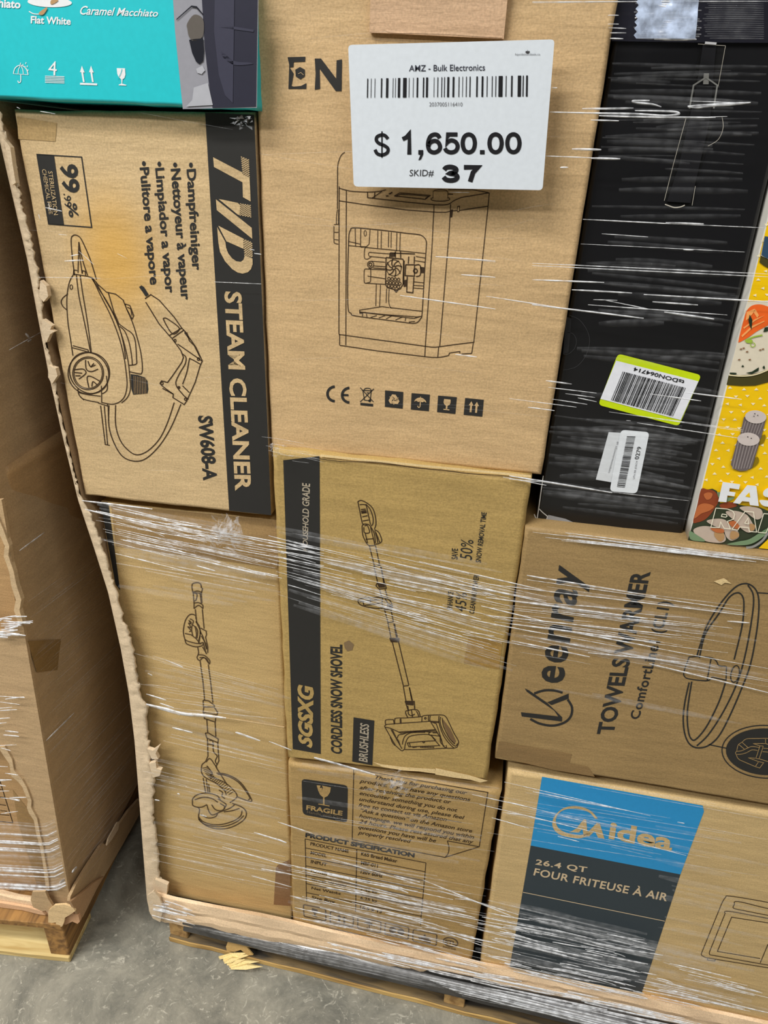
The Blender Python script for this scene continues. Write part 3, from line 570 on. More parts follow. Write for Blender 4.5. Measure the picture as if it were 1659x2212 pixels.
# ------------------------------------------------------------------ carton: floor scrubber (recessed, lower left)
YS = .014
m_scr = card('kraft_board_dull', (198, 168, 114))
scr = carton('carton', [(214, 1086), (601, 1122), (634, 1990), (341, 1934)], YS, .30, m_scr, 'creased brown carton with a long handled scrubber drawing, at the torn bin edge', GRP, wob=.002)
P = Print(scr, YS, Y1)
P.fill('185,100 252,104 330,680 300,640 215,180').make('colour_band', INK, 'black band along the left edge')
P.at(N0).fill('240,1090 598,1124 602,1200 598,1230 560,1222 250,1180').make('painted_shade', card('shaded_dull_board', (164, 134, 90), rough=.3))  # shade below the steam cleaner carton, painted as a darker patch
P.at(A5)
P.lines(2.3, '~207,110 212,82 235,72 262,72 280,85 285,115', '207,110 215,150 285,160 295,120 285,110', '~215,150 250,140 290,150', '218,155 225,240 225,285', '285,160 290,240', '~225,240 260,235 295,255 298,285', '~225,285 262,258 298,285', '~225,155 250,170 240,215 228,220', '275,160 285,240', '235,290 245,380 250,410', '293,290 308,450',
        '~240,370 238,345 215,332 185,338 155,380 140,440 138,490 150,540 160,570 185,585 240,600 290,590 300,565 265,570 270,540 275,470 255,420 240,390', '150,490 200,500 240,530 268,565', '~150,540 180,555 240,570 285,575', '~190,370 205,375 220,390 210,420 205,460 215,510', '~205,400 185,385 200,410 180,405 200,440 175,435 200,465 185,475', '~215,420 235,440 245,500 240,525', '~240,390 268,430 276,490 262,550', '~235,430 255,470 250,530',
        '280,445 325,470 328,500 320,520 338,600 338,650', '275,470 300,520 330,620', '285,510 320,570 330,620', '300,565 325,655', '~255,600 262,640 260,665', '295,600 330,660', '~258,665 250,690 270,712 300,690 330,700 350,740 355,715 330,685 300,668 258,665', '~270,690 310,690 345,735',
        '275,715 300,900 312,1040', '343,745 365,920 380,1060', '300,1040 345,1045 385,1075 395,1090', '300,1040 303,1095', '305,1095 300,1140 360,1150 415,1160 420,1140 390,1095 305,1095', '305,1140 310,1190 400,1220 405,1165', '330,1200 338,1310', '398,1220 405,1340',
        '318,1310 345,1310 425,1360 422,1390 330,1350 318,1310', '335,1350 340,1500 320,1545 290,1570', '420,1390 430,1540 405,1590', '~350,1370 380,1380 385,1460 415,1500 400,1540 415,1570', '340,1400 390,1410', '~325,1550 355,1520 395,1570 415,1600',
        '~290,1570 285,1620 300,1660 340,1690 400,1720 450,1760 480,1790 490,1820', '~330,1580 375,1640 360,1660 420,1690 480,1720 530,1760 580,1830 520,1885', '405,1590 500,1740', '~410,1640 470,1645 540,1670 600,1710 650,1770 690,1840 700,1870 670,1870 580,1835', '~420,1650 470,1655 535,1680 595,1720 645,1780 685,1845 670,1860', '300,1680 320,1800', '325,1690 340,1800', '345,1730 355,1800', '~430,1780 460,1800 455,1830 480,1850',
        '~212,1880 215,1850 250,1820 310,1805 370,1810 420,1830 440,1860', '~212,1880 215,1905 245,1920 290,1920 330,1900', '~230,1860 300,1840 370,1850 420,1880', '~250,1920 270,1940 262,2000 275,2035 340,2080 420,2100 500,2095 570,2070 630,2030 655,1990 650,1950 610,1915 540,1890', '~262,2000 300,2040 380,2065 470,2060 560,2030 610,1990 620,1950', '~265,2020 310,2060 400,2080 490,2075 580,2040 635,1990', '~330,1900 350,1960 380,1985 440,1960 520,1930 560,1900', '~280,1980 340,2010 400,2000 420,1970', '~370,1900 400,1940 450,1950 480,1920 440,1890', '~420,1850 450,1870 490,1900 470,1930', '~470,1960 540,1950 600,1930')
for k in range(9):
    t = k / 8; P.line([(295 + t * 62, 1600 + t * 82 + 14 * math.sin(t * 3)), (345 + t * 50, 1590 + t * 84)], 1.6)
for k in range(12):
    t = k / 11; P.line([(360 + t * 150, 1690 + t * 130 - 10 * math.sin(t * 3)), (388 + t * 160, 1668 + t * 128 - 14 * math.sin(t * 3))], 1.6)
P.make('scrubber_drawing', flat('faded_drawing_ink', (84, 66, 44), .6, .2))
P.at(Y4).fill('1275,1200 1290,1175 1390,1130 1390,1500 1258,1490').make('packing_tape', card('dark_tape_over_board', (140, 106, 74), rough=.3))
P.at(Y1); P.lines(3.2, '~500,1425 600,1450 700,1480 850,1495 1010,1510 1150,1530 1400,1570', k=2).make('board_crease', card('crease_highlight', (222, 192, 142)))  # highlight along the crease, painted as a pale line

# ------------------------------------------------------------------ carton: snow shovel
YG = -.012
m_sno = card('kraft_board_ochre', (181, 152, 93))
sno = carton('carton', [(586, 970), (1150, 1034), (1052, 1688), (619, 1640)], YG, .34, m_sno, 'ochre carton with a snow shovel drawing and a black side band', GRP, r=.008, wob=.002)
P = Print(sno, YG, Y2)
P.fill('88,150 305,125 312,1905 145,1875').make('colour_band', INK, 'black band along the left edge')
P.text('SGSXG', (262, 1872), (272, 1490), (172, 1490), (178, 1850), 2, .045, .25).make('brand_lettering', m_sno)
P.text('HOUSEHOLD GRADE', (232, 695), (250, 285), (200, 285), (205, 690), 2, .02, .2).make('printed_lettering', flat('worn_grey_lettering', (172, 160, 140), .6))
P.text('CORDLESS SNOW SHOVEL', (440, 1905), (442, 1250), (368, 1252), (372, 1900), 1, .035, .2).make('printed_lettering', INK)
P.fill('508,1685 632,1705 620,1972 500,1950').make('word_panel', INK)
P.text('BRUSHLESS', (592, 1955), (602, 1725), (548, 1718), (538, 1950), 2, .02, .2).make('printed_lettering', flat('worn_grey_lettering', (172, 160, 140), .6))
for s_, a, b, c, d in (('SAVE', (1130, 742), (1132, 675), (1095, 675), (1092, 742)), ('SNOW REMOVAL TIME', (1268, 762), (1304, 460), (1272, 458), (1236, 760)), ('ENHANCE', (1098, 1045), (1106, 935), (1072, 932), (1064, 1042)), ('CLEANING POWER', (1228, 1068), (1258, 838), (1226, 834), (1198, 1064))):
    P.text(s_, a, b, c, d, 1, .015, .15)
P.text('50%', (1215, 748), (1226, 622), (1150, 622), (1142, 742), 1, .0, .2).text('45%', (1180, 1055), (1186, 940), (1120, 936), (1112, 1050), 1, .0, .2).make('printed_lettering', INK)
P.at(A2)
P.lines(2.0, '~125,90 150,80 190,95 240,135 265,190 275,270 262,315', '~125,90 140,160 160,260 175,280', '~190,110 225,150 250,220 250,270 235,290', '~140,115 190,118 205,170 230,280', '150,155 190,150', '155,185 195,180', '162,215 205,205', '165,250 215,240', '~160,290 175,275 215,280 240,310 262,360 270,430', '~160,290 165,360 185,410 215,450 270,450', '~180,290 200,285 215,310 220,345 180,345 175,300', '185,345 205,430', '230,300 250,380 265,445', '~262,320 295,340 315,380 322,415 300,435 270,440', '~265,330 280,380 290,430', '275,345 305,425', '190,400 255,395', '215,450 222,460', '270,450 272,458',
        '222,460 262,620', '272,455 305,615', '255,622 310,612', '258,622 290,765', '312,620 345,765', '280,765 350,765 360,805 300,810 275,785 280,765', '305,815 325,885', '350,812 370,885',
        '~125,905 150,890 220,882 300,878 350,885 390,905 410,950 408,980', '~125,905 135,930 170,950 240,965 310,970 340,960', '~140,915 220,905 320,895', '~180,945 260,935 330,920', '165,900 175,945', '230,890 228,930', '~330,885 325,930 340,970', '~350,890 370,930 365,970', '340,975 408,980', '345,980 372,1080', '398,980 418,1080', '370,1085 420,1080', '372,1085 398,1210', '425,1095 452,1210', '388,1215 465,1218 462,1245 400,1245 388,1215', '410,1250 500,1605', '462,1250 545,1600', '498,1610 545,1605', '500,1612 522,1735', '550,1620 575,1730', '515,1735 590,1735 595,1800 540,1810 515,1735')
P.fill('312,625 322,630 345,755 335,760').fill('418,1095 432,1100 452,1210 440,1212').fill('545,1620 555,1622 578,1728 566,1730')
P.fill('150,165 192,158 200,182 158,188').fill('395,1218 460,1220 455,1240 400,1240').fill('285,770 345,770 350,795 300,800').fill('520,1738 585,1740 585,1770 530,1765').fill('375,925 405,940 405,975 380,965')
P.at(B8)
P.lines(2.0, '530,390 545,490', '655,400 665,470', '~530,610 490,530 500,485 540,490', '~540,500 545,545 590,575 640,560 660,540', '~665,470 700,465 740,500 765,590', '600,470 620,605', '~690,490 720,540 735,590')
P.lines(1.8, '~115,750 105,690 130,655 260,650', '260,650 275,740', '~275,640 330,620 470,618', '~290,640 280,690 290,730', '400,630 405,715', '385,635 390,715', '470,620 800,595', '~800,595 840,575 1000,565 1180,563 1250,600 1300,690 1400,900 1480,1040 1485,1100 1460,1170', '800,600 795,685', '~930,575 915,620 930,685', '~960,580 945,620 950,685', '90,770 130,740 400,720 960,680 1120,690', '~1120,580 1115,680 1150,820 1220,980 1320,1110 1400,1185', '~1150,600 1140,690 1180,830 1250,960 1350,1090 1430,1150 1470,1100', '~1180,620 1200,760 1260,900 1330,1020 1420,1110', '960,690 1060,850 1150,1000 1200,1150 1255,1190', '970,690 1070,730 1140,950 1180,1080', '1000,700 1120,705', '100,790 210,815 360,885 1040,840', '90,775 200,970 300,1140 400,1230 430,1240 480,1200', '210,830 330,1040 420,1200', '240,840 330,1030', '~200,980 240,1080 290,1140', '480,1215 760,1215 1255,1190 1400,1190 1465,1170',
        '360,890 400,905 1060,850', '~330,1000 360,940 440,925 540,890 700,875 880,875 960,890', '~430,1120 440,1050 480,960 570,905 700,890 860,890', '~470,1200 490,1090 530,1000 590,960 720,935 900,930 980,960 1060,1040', '~960,890 930,900 940,940 990,950', '880,880 1080,880', '1000,900 1100,900', '950,940 1120,960', '~980,960 1060,1060 1140,1150', '520,1090 830,1060 1040,1050', '520,1090 550,1165', '560,1090 580,1165', '550,1165 1120,1140', '~810,1060 820,1085 845,1080 845,1060', '620,1180 700,1165', '~330,1010 360,1060 380,1130', '~1140,950 1150,1080 1220,1150', '1255,1130 1260,1190')
for k in range(9): P.line([(780 + k * 30, 1160), (775 + k * 30, 1185)], 2.4)
P.make('shovel_drawing', INKL)
P.fill('1190,640 1230,690 1330,820 1440,1060 1400,1110 1330,1010 1290,960 1270,880 1240,820 1200,700').make('drawing_shading', flat('drawing_grey', (118, 92, 62), .6))
P.line(P.ell(862, 625, 16, 16), 2, 1, True).make('drawing_screw', INKL)
P.at(N0).fill('1012,1376 1086,1386 1078,1446 1002,1432').make('packing_tape', card('amber_tape_over_board', (164, 130, 70), rough=.3))
P.at(Y2).fill('450,1240 480,1225 510,1250 500,1285 470,1290 455,1270', 1).make('smudge', flat('grey_smudge', (128, 106, 76), .7))
# top edge flap: pale strip of the carton's own top bent forward
P.at(N0).lines(5.0, '~692,984 760,991 850,1000 950,1010 1060,1020 1147,1029', k=3).make('top_edge_strip', card('pale_board_edge', (232, 204, 150)))
P.lines(1.6, '~690,991 740,997 800,998 850,1003 900,1011 960,1016 1010,1023 1080,1027 1140,1033', k=4).make('edge_shade_line', INKL)

# ------------------------------------------------------------------ carton: bread maker
YB = -.010
m_bre = card('kraft_board_bread', (178, 147, 94))
bre = carton('carton', [(620, 1650), (1083, 1712), (1018, 2078), (631, 1990)], YB, .32, m_bre, 'carton with a black fragile square and a printed product table, lowest beside the scrubber carton', GRP, r=.007, wob=.002)
P = Print(bre, YB, B1)
rounded(P, [(43, 158), (420, 214), (415, 518), (52, 450)], 35, 1); fr = P.make('fragile_panel', INK, 'black fragile square')
P.fill('166,212 198,214 192,235 212,232 205,262 218,232 208,214 282,230 275,270 255,300 230,312 230,370 272,378 270,385 178,368 180,362 218,366 218,310 195,290 178,255', 2).text('FRAGILE', (80, 412), (374, 460), (380, 422), (84, 372), 2, .035).make('fragile_lettering', m_bre, parent=fr)
P.text('Handle with Care', (86, 440), (380, 492), (384, 466), (90, 418), 2, .0).make('fragile_lettering', flat('dull_lettering', (110, 96, 76), .6), parent=fr)
P.lines(1.7, '1230,665 1490,713 1560,270 468,80 455,657 1210,800 1490,713', '~1230,665 1243,720 1235,770 1210,800').make('note_frame', INKL)
for s_, x0, y0, x1, y1, e in (('Thank you for purchasing our', 640, 160, 1388, 290, 1), ('product. If you have any questions', 513, 190, 1415, 345, 1), ('after receiving the product or', 513, 243, 1258, 365, 1), ('encounter something you do not', 513, 290, 1310, 432, 1), ('understand during use, please feel', 510, 338, 1368, 492, 1), ('free to contact us via Amazon——', 505, 385, 1345, 527, 0), ('“Ask a question” on the Amazon store', 520, 430, 1430, 600, 1), ('homepage. we will respond you within', 508, 475, 1445, 650, 1), ('24 hours. Please rest assured that any', 508, 520, 1440, 690, 1), ('questions you have will be', 503, 565, 1135, 680, 1), ('properly resolved', 500, 610, 932, 685, 1)):
    dn = 9 if e else 0
    P.text(s_, (x0, y0 + dn), (x1, y1 + dn), (x1 + 5, y1 - 31), (x0 + 5, y0 - 31), 1, .012, .3)
P.make('note_lettering', INKL)
P.text('PRODUCT SPECIFICATION', (72, 635), (960, 803), (966, 766), (76, 598), 1, .05).make('heading_lettering', INK)
P.at(N0)
xl = lambda k: 659 + .45 * k; yl = lambda k: 1812.4 + 19.3 * k; xm = lambda k: 770.5 - .35 * k; xr = lambda k: 920 - 1.7 * k; yr = lambda k: 1864 + 19.2 * k; ym = lambda k: yl(k) + (yr(k) - yl(k)) * .43
for k in range(8):
    if k < 7: P.line([(xl(k), yl(k)), (xm(k), ym(k)), (xr(k), yr(k))], 1.5)
P.line([(xl(0), yl(0)), (xl(7), yl(7))], 1.6).line([(xm(0), ym(0)), (xm(7), ym(7))], 1.6).line([(xr(0), yr(0)), (xr(7), yr(7))], 1.6).make('table_lines', INKL)
for k, (a, b) in enumerate((('PRODUCT NAME', 'K65 Bread Maker'), ('MODEL', 'MBF-011'), ('INPUT', '120V 60Hz'), ('POWER', '710W'), ('Gross Weight', '7.42 kg'), ('Net Weight', '6.25 kg'), ('Size Box', '16.5 x 13'))):
    sl = .205; la = len(a) * 6.9 * (1 if a.isupper() else .92); lb = len(b) * 5.2; x0, y0 = xl(k) + 11, yl(k) + 13.5; x1, y1 = xm(k) + 9, ym(k) + 12.5
    P.text(a, (x0, y0), (x0 + la, y0 + la * sl), (x0 + la + 1, y0 + la * sl - 7), (x0 + 1, y0 - 7), 1, .02)
    P.text(b, (x1, y1 + 1), (x1 + lb, y1 + 1 + lb * sl), (x1 + lb + 1, y1 + lb * sl - 7), (x1 + 1, y1 - 7), 1, .02)
P.make('table_lettering', INKL)
P.at(B2)
for q, kind in (([(93, 420), (270, 456), (272, 552), (98, 515)], 'glass'), ([(308, 474), (492, 514), (488, 600), (306, 566)], 'arrows'), ([(527, 520), (712, 560), (706, 648), (525, 610)], 'umbrella'), ([(745, 563), (934, 604), (928, 698), (740, 657)], 'loop'), ([(968, 618), (1157, 658), (1150, 750), (963, 710)], 'leaf')):
    c = [sum(p[0] for p in q) / 4, sum(p[1] for p in q) / 4]; out = []
    qq = [Vector(p) for p in q]
    for i in range(4):
        a, b_, d = qq[i - 1], qq[i], qq[(i + 1) % 4]; p0 = b_ + (a - b_).normalized() * 14; p2 = b_ + (d - b_).normalized() * 14
        for t in (0, .33, .66, 1): out.append(tuple(p0 * (1 - t) ** 2 + b_ * 2 * t * (1 - t) + p2 * t * t))
    P.line(out, 2.2, 1, True)
    q2 = [(c[0] + (p[0] - c[0]) * .55, c[1] + (p[1] - c[1]) * .78) for p in q]; I = Icon(P, q2, 1)
    if kind == 'loop':
        P.line(P.ell(c[0], c[1], 56, 28, rot=14), 3.4, 1, True).line(P.ell(c[0] - 24, c[1] - 6, 15, 11, rot=14), 3.2, 1, True).line(P.ell(c[0] + 24, c[1] + 6, 15, 11, rot=14), 3.2, 1, True)
    elif kind == 'leaf': I.f('.1,.95 .0,.6 .2,.7 .15,.35 .35,.5 .5,.1 .65,.5 .85,.3 .85,.65 1,.6 .95,.95')
    else: getattr(I, kind)()
P.line(P.ell(1265, 720, 58, 34, rot=14), 2.6, 1, True).text('ETL', (1222, 728), (1305, 746), (1308, 716), (1225, 698), 1, .03).text('Intertek', (1205, 762), (1310, 785), (1312, 770), (1208, 747), 1, .01).make('handling_icon', flat('brown_ink', (86, 68, 48), .6))
# flap of the carton folded up along its top
P.at(B1).fill('622,22 700,42 900,66 1130,80 1140,118 1000,100 870,92 700,62', 6).fill('1135,72 1400,128 1560,176 1500,190 1420,168 1280,150 1132,124', 8).make('top_flap', card('pale_board_edge', (232, 204, 150)))

# ------------------------------------------------------------------ carton: towel warmer
YK = -.014
m_kee = card('kraft_board_olive', (161, 133, 88))
kee = carton('carton', [(1134, 1139), (1800, 1212), (1800, 1764), (1069, 1641)], YK, .38, m_kee, 'wide brown towel warmer carton under the black one', GRP, r=.006, xr=.63)
P = Print(kee, YK, Y3)
P.fill('205,1140 425,1165 400,1130 240,1020 228,1000 250,1010 360,1085 448,1170 446,1195 210,1165').fill('360,1082 486,1030 486,1060 385,1098').lines(5.0, '~283,1030 340,1012 400,1012 450,1025', '~480,1065 505,1110 500,1160 470,1195 420,1215 370,1218 310,1205 260,1180').make('brand_emblem', INK)
P.text('eenray', (515, 985), (622, 330), (428, 272), (318, 958), 1, .02, 0, 1.12).make('brand_lettering', INK)
P.text('TOWELS WARMER', (750, 1271), (970, 314), (856, 306), (650, 1268), 1, .03).text('ComfortLine1 (CL1)', (918, 1184), (1112, 495), (1014, 482), (845, 1178), 1, .02, 0, 1.08).make('printed_lettering', INK)
P.lines(3.2, '~1240,815 1255,760 1300,630 1380,500 1460,410 1520,383 1570,400 1600,450 1605,540 1590,680 1555,860 1500,1010 1430,1170 1370,1280 1310,1335 1250,1350 1200,1330 1170,1270 1160,1180 1170,1080 1195,965', '~1255,820 1290,680 1370,560 1430,465 1480,437 1510,460 1517,520 1505,640 1460,830', '~1410,960 1370,1080 1300,1220 1240,1295 1210,1300 1190,1250 1185,1130 1210,960', '~1540,392 1572,450 1568,560 1530,780 1480,960 1400,1130 1310,1270 1240,1338')
P.lines(2.4, '~1195,815 1250,812 1325,820 1355,840 1370,865 1410,870', '~1195,815 1165,900 1168,930 1200,945 1300,955 1330,935 1360,940 1412,952', '1325,820 1300,955', '1415,870 1412,955', '1600,437 1800,450', '1310,1330 1415,1352').line(P.ell(1465, 915, 24, 50, rot=12), 2.4, 1, True)
P.at(N0).line(P.ell(1655, 1624, 95.5, 57, rot=3, n=64), 2.4, 1, True).make('warmer_drawing', INK)
bd = P.disc(1655, 1624, 87, 50.5, rot=3, n=64).make('picture_disc', INK)
P.at(B7).lines(1.5, '~1095,520 1110,450 1130,400 1190,360 1250,310 1310,295', '1310,295 1610,290 1900,300', '~1085,580 1075,550 1095,520', '~1085,580 1110,640 1150,680', '1150,680 1430,800', '~1095,525 1180,515 1260,480 1340,445 1400,440 1500,455', '~1100,580 1180,575 1270,550 1370,500 1470,510', '1130,400 1240,490', '1190,360 1300,460', '1390,385 1615,385', '1390,385 1510,425', '1515,425 1440,655', '1575,430 1500,660', '1515,425 1575,430', '1440,655 1500,660', '1300,640 1490,710', '1300,640 1430,650', '1500,660 1659,710', '1430,800 1490,710 1580,730 1510,825 1430,800', '1615,290 1615,385 1659,400', '1575,470 1900,490', '1560,530 1900,560', k=2).make('garment_picture', m_kee, parent=bd)
P.at(Y3).fill('75,1310 300,1350 505,1385 490,1440 600,1460 640,1520 400,1480 60,1400').make('packing_tape', card('brown_tape_over_board', (142, 114, 74), rough=.3))
P.fill('1340,370 1400,350 1445,385 1405,378 1385,392', 3).make('torn_fibre', card('pale_board_edge', (232, 204, 150)))

# ------------------------------------------------------------------ carton: air fryer oven
YM = -.010
m_mid = card('kraft_board_golden', (205, 176, 124))
mid = carton('carton', [(1098, 1666), (1900, 1797), (1800, 2265), (1036, 2092)], YM, .40, m_mid, 'lowest right carton with blue and slate panel and an oven drawing', GRP, r=.007, xr=.63)
P = Print(mid, YM, Y6)
m_blue = flat('sky_blue_print', (44, 146, 204), .4); m_slate = flat('slate_print', (52, 62, 68), .45)
P.fill('392,150 1293,312 1300,345 1168,698 328,536').make('blue_panel', m_blue, 'blue printed panel')
P.fill('328,536 1168,698 935,1414 205,1248').make('slate_panel', m_slate, 'slate grey printed panel')
ring = curve([(705, 385), (660, 338), (590, 316), (515, 325), (462, 372), (450, 425), (480, 468), (540, 490), (610, 494), (665, 476)], False)
ri2 = curve([(660, 462), (610, 476), (550, 470), (495, 448), (470, 410), (478, 365), (520, 335), (590, 330), (655, 350), (688, 385)], False)
P.fill(ring + ri2, 2)
P.fill('545,462 585,440 612,405 628,388 640,392 645,455 652,458 698,410 716,414 742,498 706,492 688,455 655,485 625,480 618,440 600,462', 2).text('idea', (762, 498), (1118, 570), (1132, 470), (778, 400), 2, .03).make('brand_lettering', m_mid)
P.text('26.4 QT', (352, 648), (640, 694), (647, 656), (360, 612), 2, .025, 0, 1.1).text('FOUR FRITEUSE À AIR', (342, 703), (1090, 850), (1106, 795), (356, 652), 2, .02, 0, 1.08).line('285,798 1080,960', 1.5, 2).make('printed_lettering', flat('tan_lettering', (204, 182, 148), .6))
P.lines(1.6, '~1800,885 1659,855 1450,820 1420,828 1400,860', '1400,860 1290,1130', '~1290,1130 1286,1150 1310,1165', '1310,1165 1659,1222 1800,1245', '~1800,915 1659,890 1490,850 1470,868 1463,885 1480,893', '1480,893 1800,955', '~1800,970 1659,945 1440,905 1418,918', '1418,918 1330,1135', '~1330,1135 1332,1148 1350,1152', '1350,1152 1800,1232', '1800,995 1659,970 1455,938 1375,1130 1615,1170', '1615,1195 1659,1090', '1322,1168 1318,1178 1360,1184 1364,1175').make('oven_drawing', INKL)

# ------------------------------------------------------------------ price sheet on the film
YL = -.0225
sh = MB()
Pq = Print(None, YL, N0)
rounded(Pq, [(752, 97), (1198, 85), (1172, 411), (764, 403)], 9, 0)
lv = list(Pq.mb.v); n_ = len(lv); bv = [v + Vector((0, .0005, 0)) for v in lv]
sh.add(lv, Pq.mb.f); sh.add(bv, []); sh.f += [(i, (i + 1) % n_, n_ + (i + 1) % n_, n_ + i) for i in range(n_)]
lorg = PY(965, 405, YL)
lab = sh.build('price_sheet', flat('price_sheet_paper', (216, 223, 230), .45, .3), None, lorg)
tag(lab, 'white price sheet with a barcode and price stuck on the film over the printer carton', 'label')
P = Print(lab, YL, Z2); P.kk = 1
P.text('AMZ - Bulk Electronics', (712, 320), (1053, 316), (1052, 287), (713, 292), 1, .006).make('heading_lettering', flat('navy_grey_ink', (58, 60, 72), .5))
BARS = '525,4 542,2 559,2 587,5 610,9 640,2 651,2 663,9 686,14 712,2 731,2 747,6 775,5 789,8 824,2 840,3 858,3 870,3 884,8 908,7 935,3 952,2 968,3 984,4 1014,6 1038,7 1061,3 1084,3 1100,3 1114,16 1146,3 1170,6 1200,13 1222,4 1237,7'
for x, w_ in pts(BARS):
    yt = 352 - (x - 525) * .02; yb = 438 - (x - 525) * .008
    P.fill([(x, yt), (x + w_ * 1.15, yt), (x + w_ * 1.15 - 1.5, yb), (x - 1.5, yb)])
P.make('barcode', BLKP)
P.text('2037005116410', (803, 476), (952, 476), (952, 458), (803, 458), 1).make('number_lettering', GREYP)
DIG = {'0': ('c', '.5,.09 .76,.2 .86,.5 .76,.8 .5,.91 .24,.8 .14,.5 .24,.2'), '1': ('p', '.2,.3 .42,.22 .6,.04 .6,1'), '5': ('s', '.86,.09 .3,.09 .22,.5 .26,.44 .5,.36 .76,.44 .87,.64 .76,.84 .48,.91 .22,.84 .12,.72'),
       '6': ('s', '.84,.26 .72,.12 .5,.09 .27,.2 .15,.5 .22,.8 .5,.91 .78,.82 .86,.64 .74,.44 .5,.38 .26,.48 .17,.64'), '3': ('s', '.14,.26 .26,.12 .5,.08 .74,.16 .8,.28 .7,.42 .46,.48 .74,.54 .86,.7 .76,.86 .5,.92 .24,.86 .11,.7'), '7': ('p', '.1,.1 .86,.1 .6,.42 .44,1')}
def digit(ch, x, y0, w_, y1, th):
    kind, st_ = DIG[ch]; ps = pts(st_)
    if kind != 'p': ps = curve(ps, kind == 'c') if ch != '5' else ps[:3] + curve(ps[3:])
    P.line([(x + p[0] * w_, y0 + p[1] * (y1 - y0)) for p in ps], th, 1, kind == 'c')
for ch, x in (('1', 668), ('6', 786), ('5', 864), ('0', 942), ('0', 1062), ('0', 1142)): digit(ch, x, 594 - (x - 668) * .003, 76, 692 - (x - 668) * .004, 9.0)
P.fill('754,672 776,672 776,692 766,714 754,718 763,694 754,692').fill('1030,672 1051,672 1051,691 1030,691')
P.lines(7.2, '~618,622 606,608 590,604 570,612 566,628 578,642 602,652 618,666 614,684 592,694 570,688 560,670').line('591,588 591,706', 2.8).make('price_lettering', BLKP)
for ch, x in (('3', 858), ('7', 950)): digit(ch, x, 742, 82, 814, 10.2)
P.make('number_lettering', BLKP)
P.text('SKID#', (714, 792), (822, 792), (824, 760), (716, 760), 1, 0).make('number_lettering', flat('dark_grey_ink', (62, 62, 64), .4))
P.text('liquidationdeals.ca', (1188, 250), (1300, 250), (1300, 238), (1188, 238), 1).make('footer_lettering', GREYP)
P.fill('1233,234 1237,228 1243,230 1243,222 1247,230 1253,228 1252,236 1243,240').make('crown_mark', flat('dark_grey_ink', (62, 62, 64), .4))
# ------------------------------------------------------------------ torn cardboard bin of the priced pallet
m_bin = card('bin_board', (190, 160, 122)); m_torn = card('torn_board_core', (220, 198, 166), dark=.88); m_lip = card('bin_lip_board', (242, 212, 174))
SIL = pts('-14,240 0,300 20,388 60,560 84,690 105,800 136,940 170,1080 205,1185 235,1280 262,1400 280,1500 292,1600 300,1700 309,1820 319,1945 326,1975')
edge = [PY(x, y, 0) for x, y in SIL]
binn = empty('cardboard_bin', (edge[-1].x, 0.0, .13)); ORG[binn.name] = Vector((edge[-1].x, 0, .13))
tag(binn, 'torn open cardboard bin around the priced load with a ragged left edge', 'bin')
def xz_at(z):
    for a, b in zip(edge, edge[1:]):
        if b.z <= z <= a.z or a.z <= z <= b.z:
            t = (z - a.z) / (b.z - a.z); return a.x + (b.x - a.x) * t
    return edge[0].x if z > edge[0].z else edge[-1].x
mb = MB(); zs = [.10 + i * (1.60 - .10) / 36 for i in range(37)]; ys = [.0, .06, .15, .3, .5, .75, 1.0]
def grid(mb, fn, nu, nv, k=0, flip=False):
    vs = [fn(i, j) for i in range(nu) for j in range(nv)]
    fs = [((i * nv + j), ((i + 1) * nv + j), ((i + 1) * nv + j + 1), (i * nv + j + 1)) for i in range(nu - 1) for j in range(nv - 1)]
    mb.add(vs, [f[::-1] for f in fs] if flip else fs, k)
wob = lambda p, a: noise.noise(Vector(p) * 5.0) * a
fo = lambda i, j: (xz_at(zs[i]) + wob((ys[j], zs[i], 0), .004) * min(1, ys[j] * 8) - .0 * ys[j], ys[j], zs[i])
grid(mb, fo, 37, 7); grid(mb, lambda i, j: (fo(i, j)[0] + .006, ys[j], zs[i]), 37, 7, flip=True)
mb.build('side_wall', m_bin, binn, smooth=True)
# ragged remains of the cut-away front wall, a strip of split board standing along the corner
INN = pts('2,240 16,302 33,350 40,400 50,450 66,500 78,560 87,610 84,625 95,650 92,690 101,708 108,716 100,740 112,775 118,800 121,830 124,860 140,930 156,1000 170,1060 180,1082 198,1112 222,1180 240,1235 256,1290 268,1345 276,1352 284,1385 297,1452 304,1500 322,1525 316,1560 322,1600 330,1634 326,1655 338,1672 334,1700 332,1760 338,1800 342,1850 346,1890 354,1910 350,1950')
def resamp(ps, n):
    d = [0]
    for a, b in zip(ps, ps[1:]): d.append(d[-1] + (Vector(b) - Vector(a)).length)
    out = []
    for i in range(n):
        s_ = d[-1] * i / (n - 1); k = 0
        while k < len(d) - 2 and d[k + 1] < s_: k += 1
        t = (s_ - d[k]) / max(1e-9, d[k + 1] - d[k]); out.append(tuple(Vector(ps[k]).lerp(Vector(ps[k + 1]), t)))
    return out
N = 260; so = resamp(SIL, N); si = resamp(INN, N); rr = random.Random(11)
jag = [(rr.uniform(-1, 1) * (2.4 if i % 3 else 4.2), rr.uniform(-1, 1) * 3) for i in range(N)]
si = [(p[0] + j[0], p[1] + j[1]) for p, j in zip(si, jag)]
mb = MB(); rows = []
for i in range(N):
    a = Vector((so[i][0] - 1.5, so[i][1])); b = Vector(si[i]); hl = rr.uniform(-1, 1) * .0018
    rows.append([PY(a.x, a.y, .012), PY(a.x, a.y, -.004), PY(*(a.lerp(b, .3)), -.0075 + hl * .5), PY(*(a.lerp(b, .62)), -.006 + hl), PY(*(a.lerp(b, .85)), -.008 - hl), PY(b.x, b.y, -.004 + hl), PY(b.x, b.y, .006)])
grid(mb, lambda i, j: rows[i][j], N, 7)
mb.build('torn_edge', m_torn, binn, None, smooth=True)
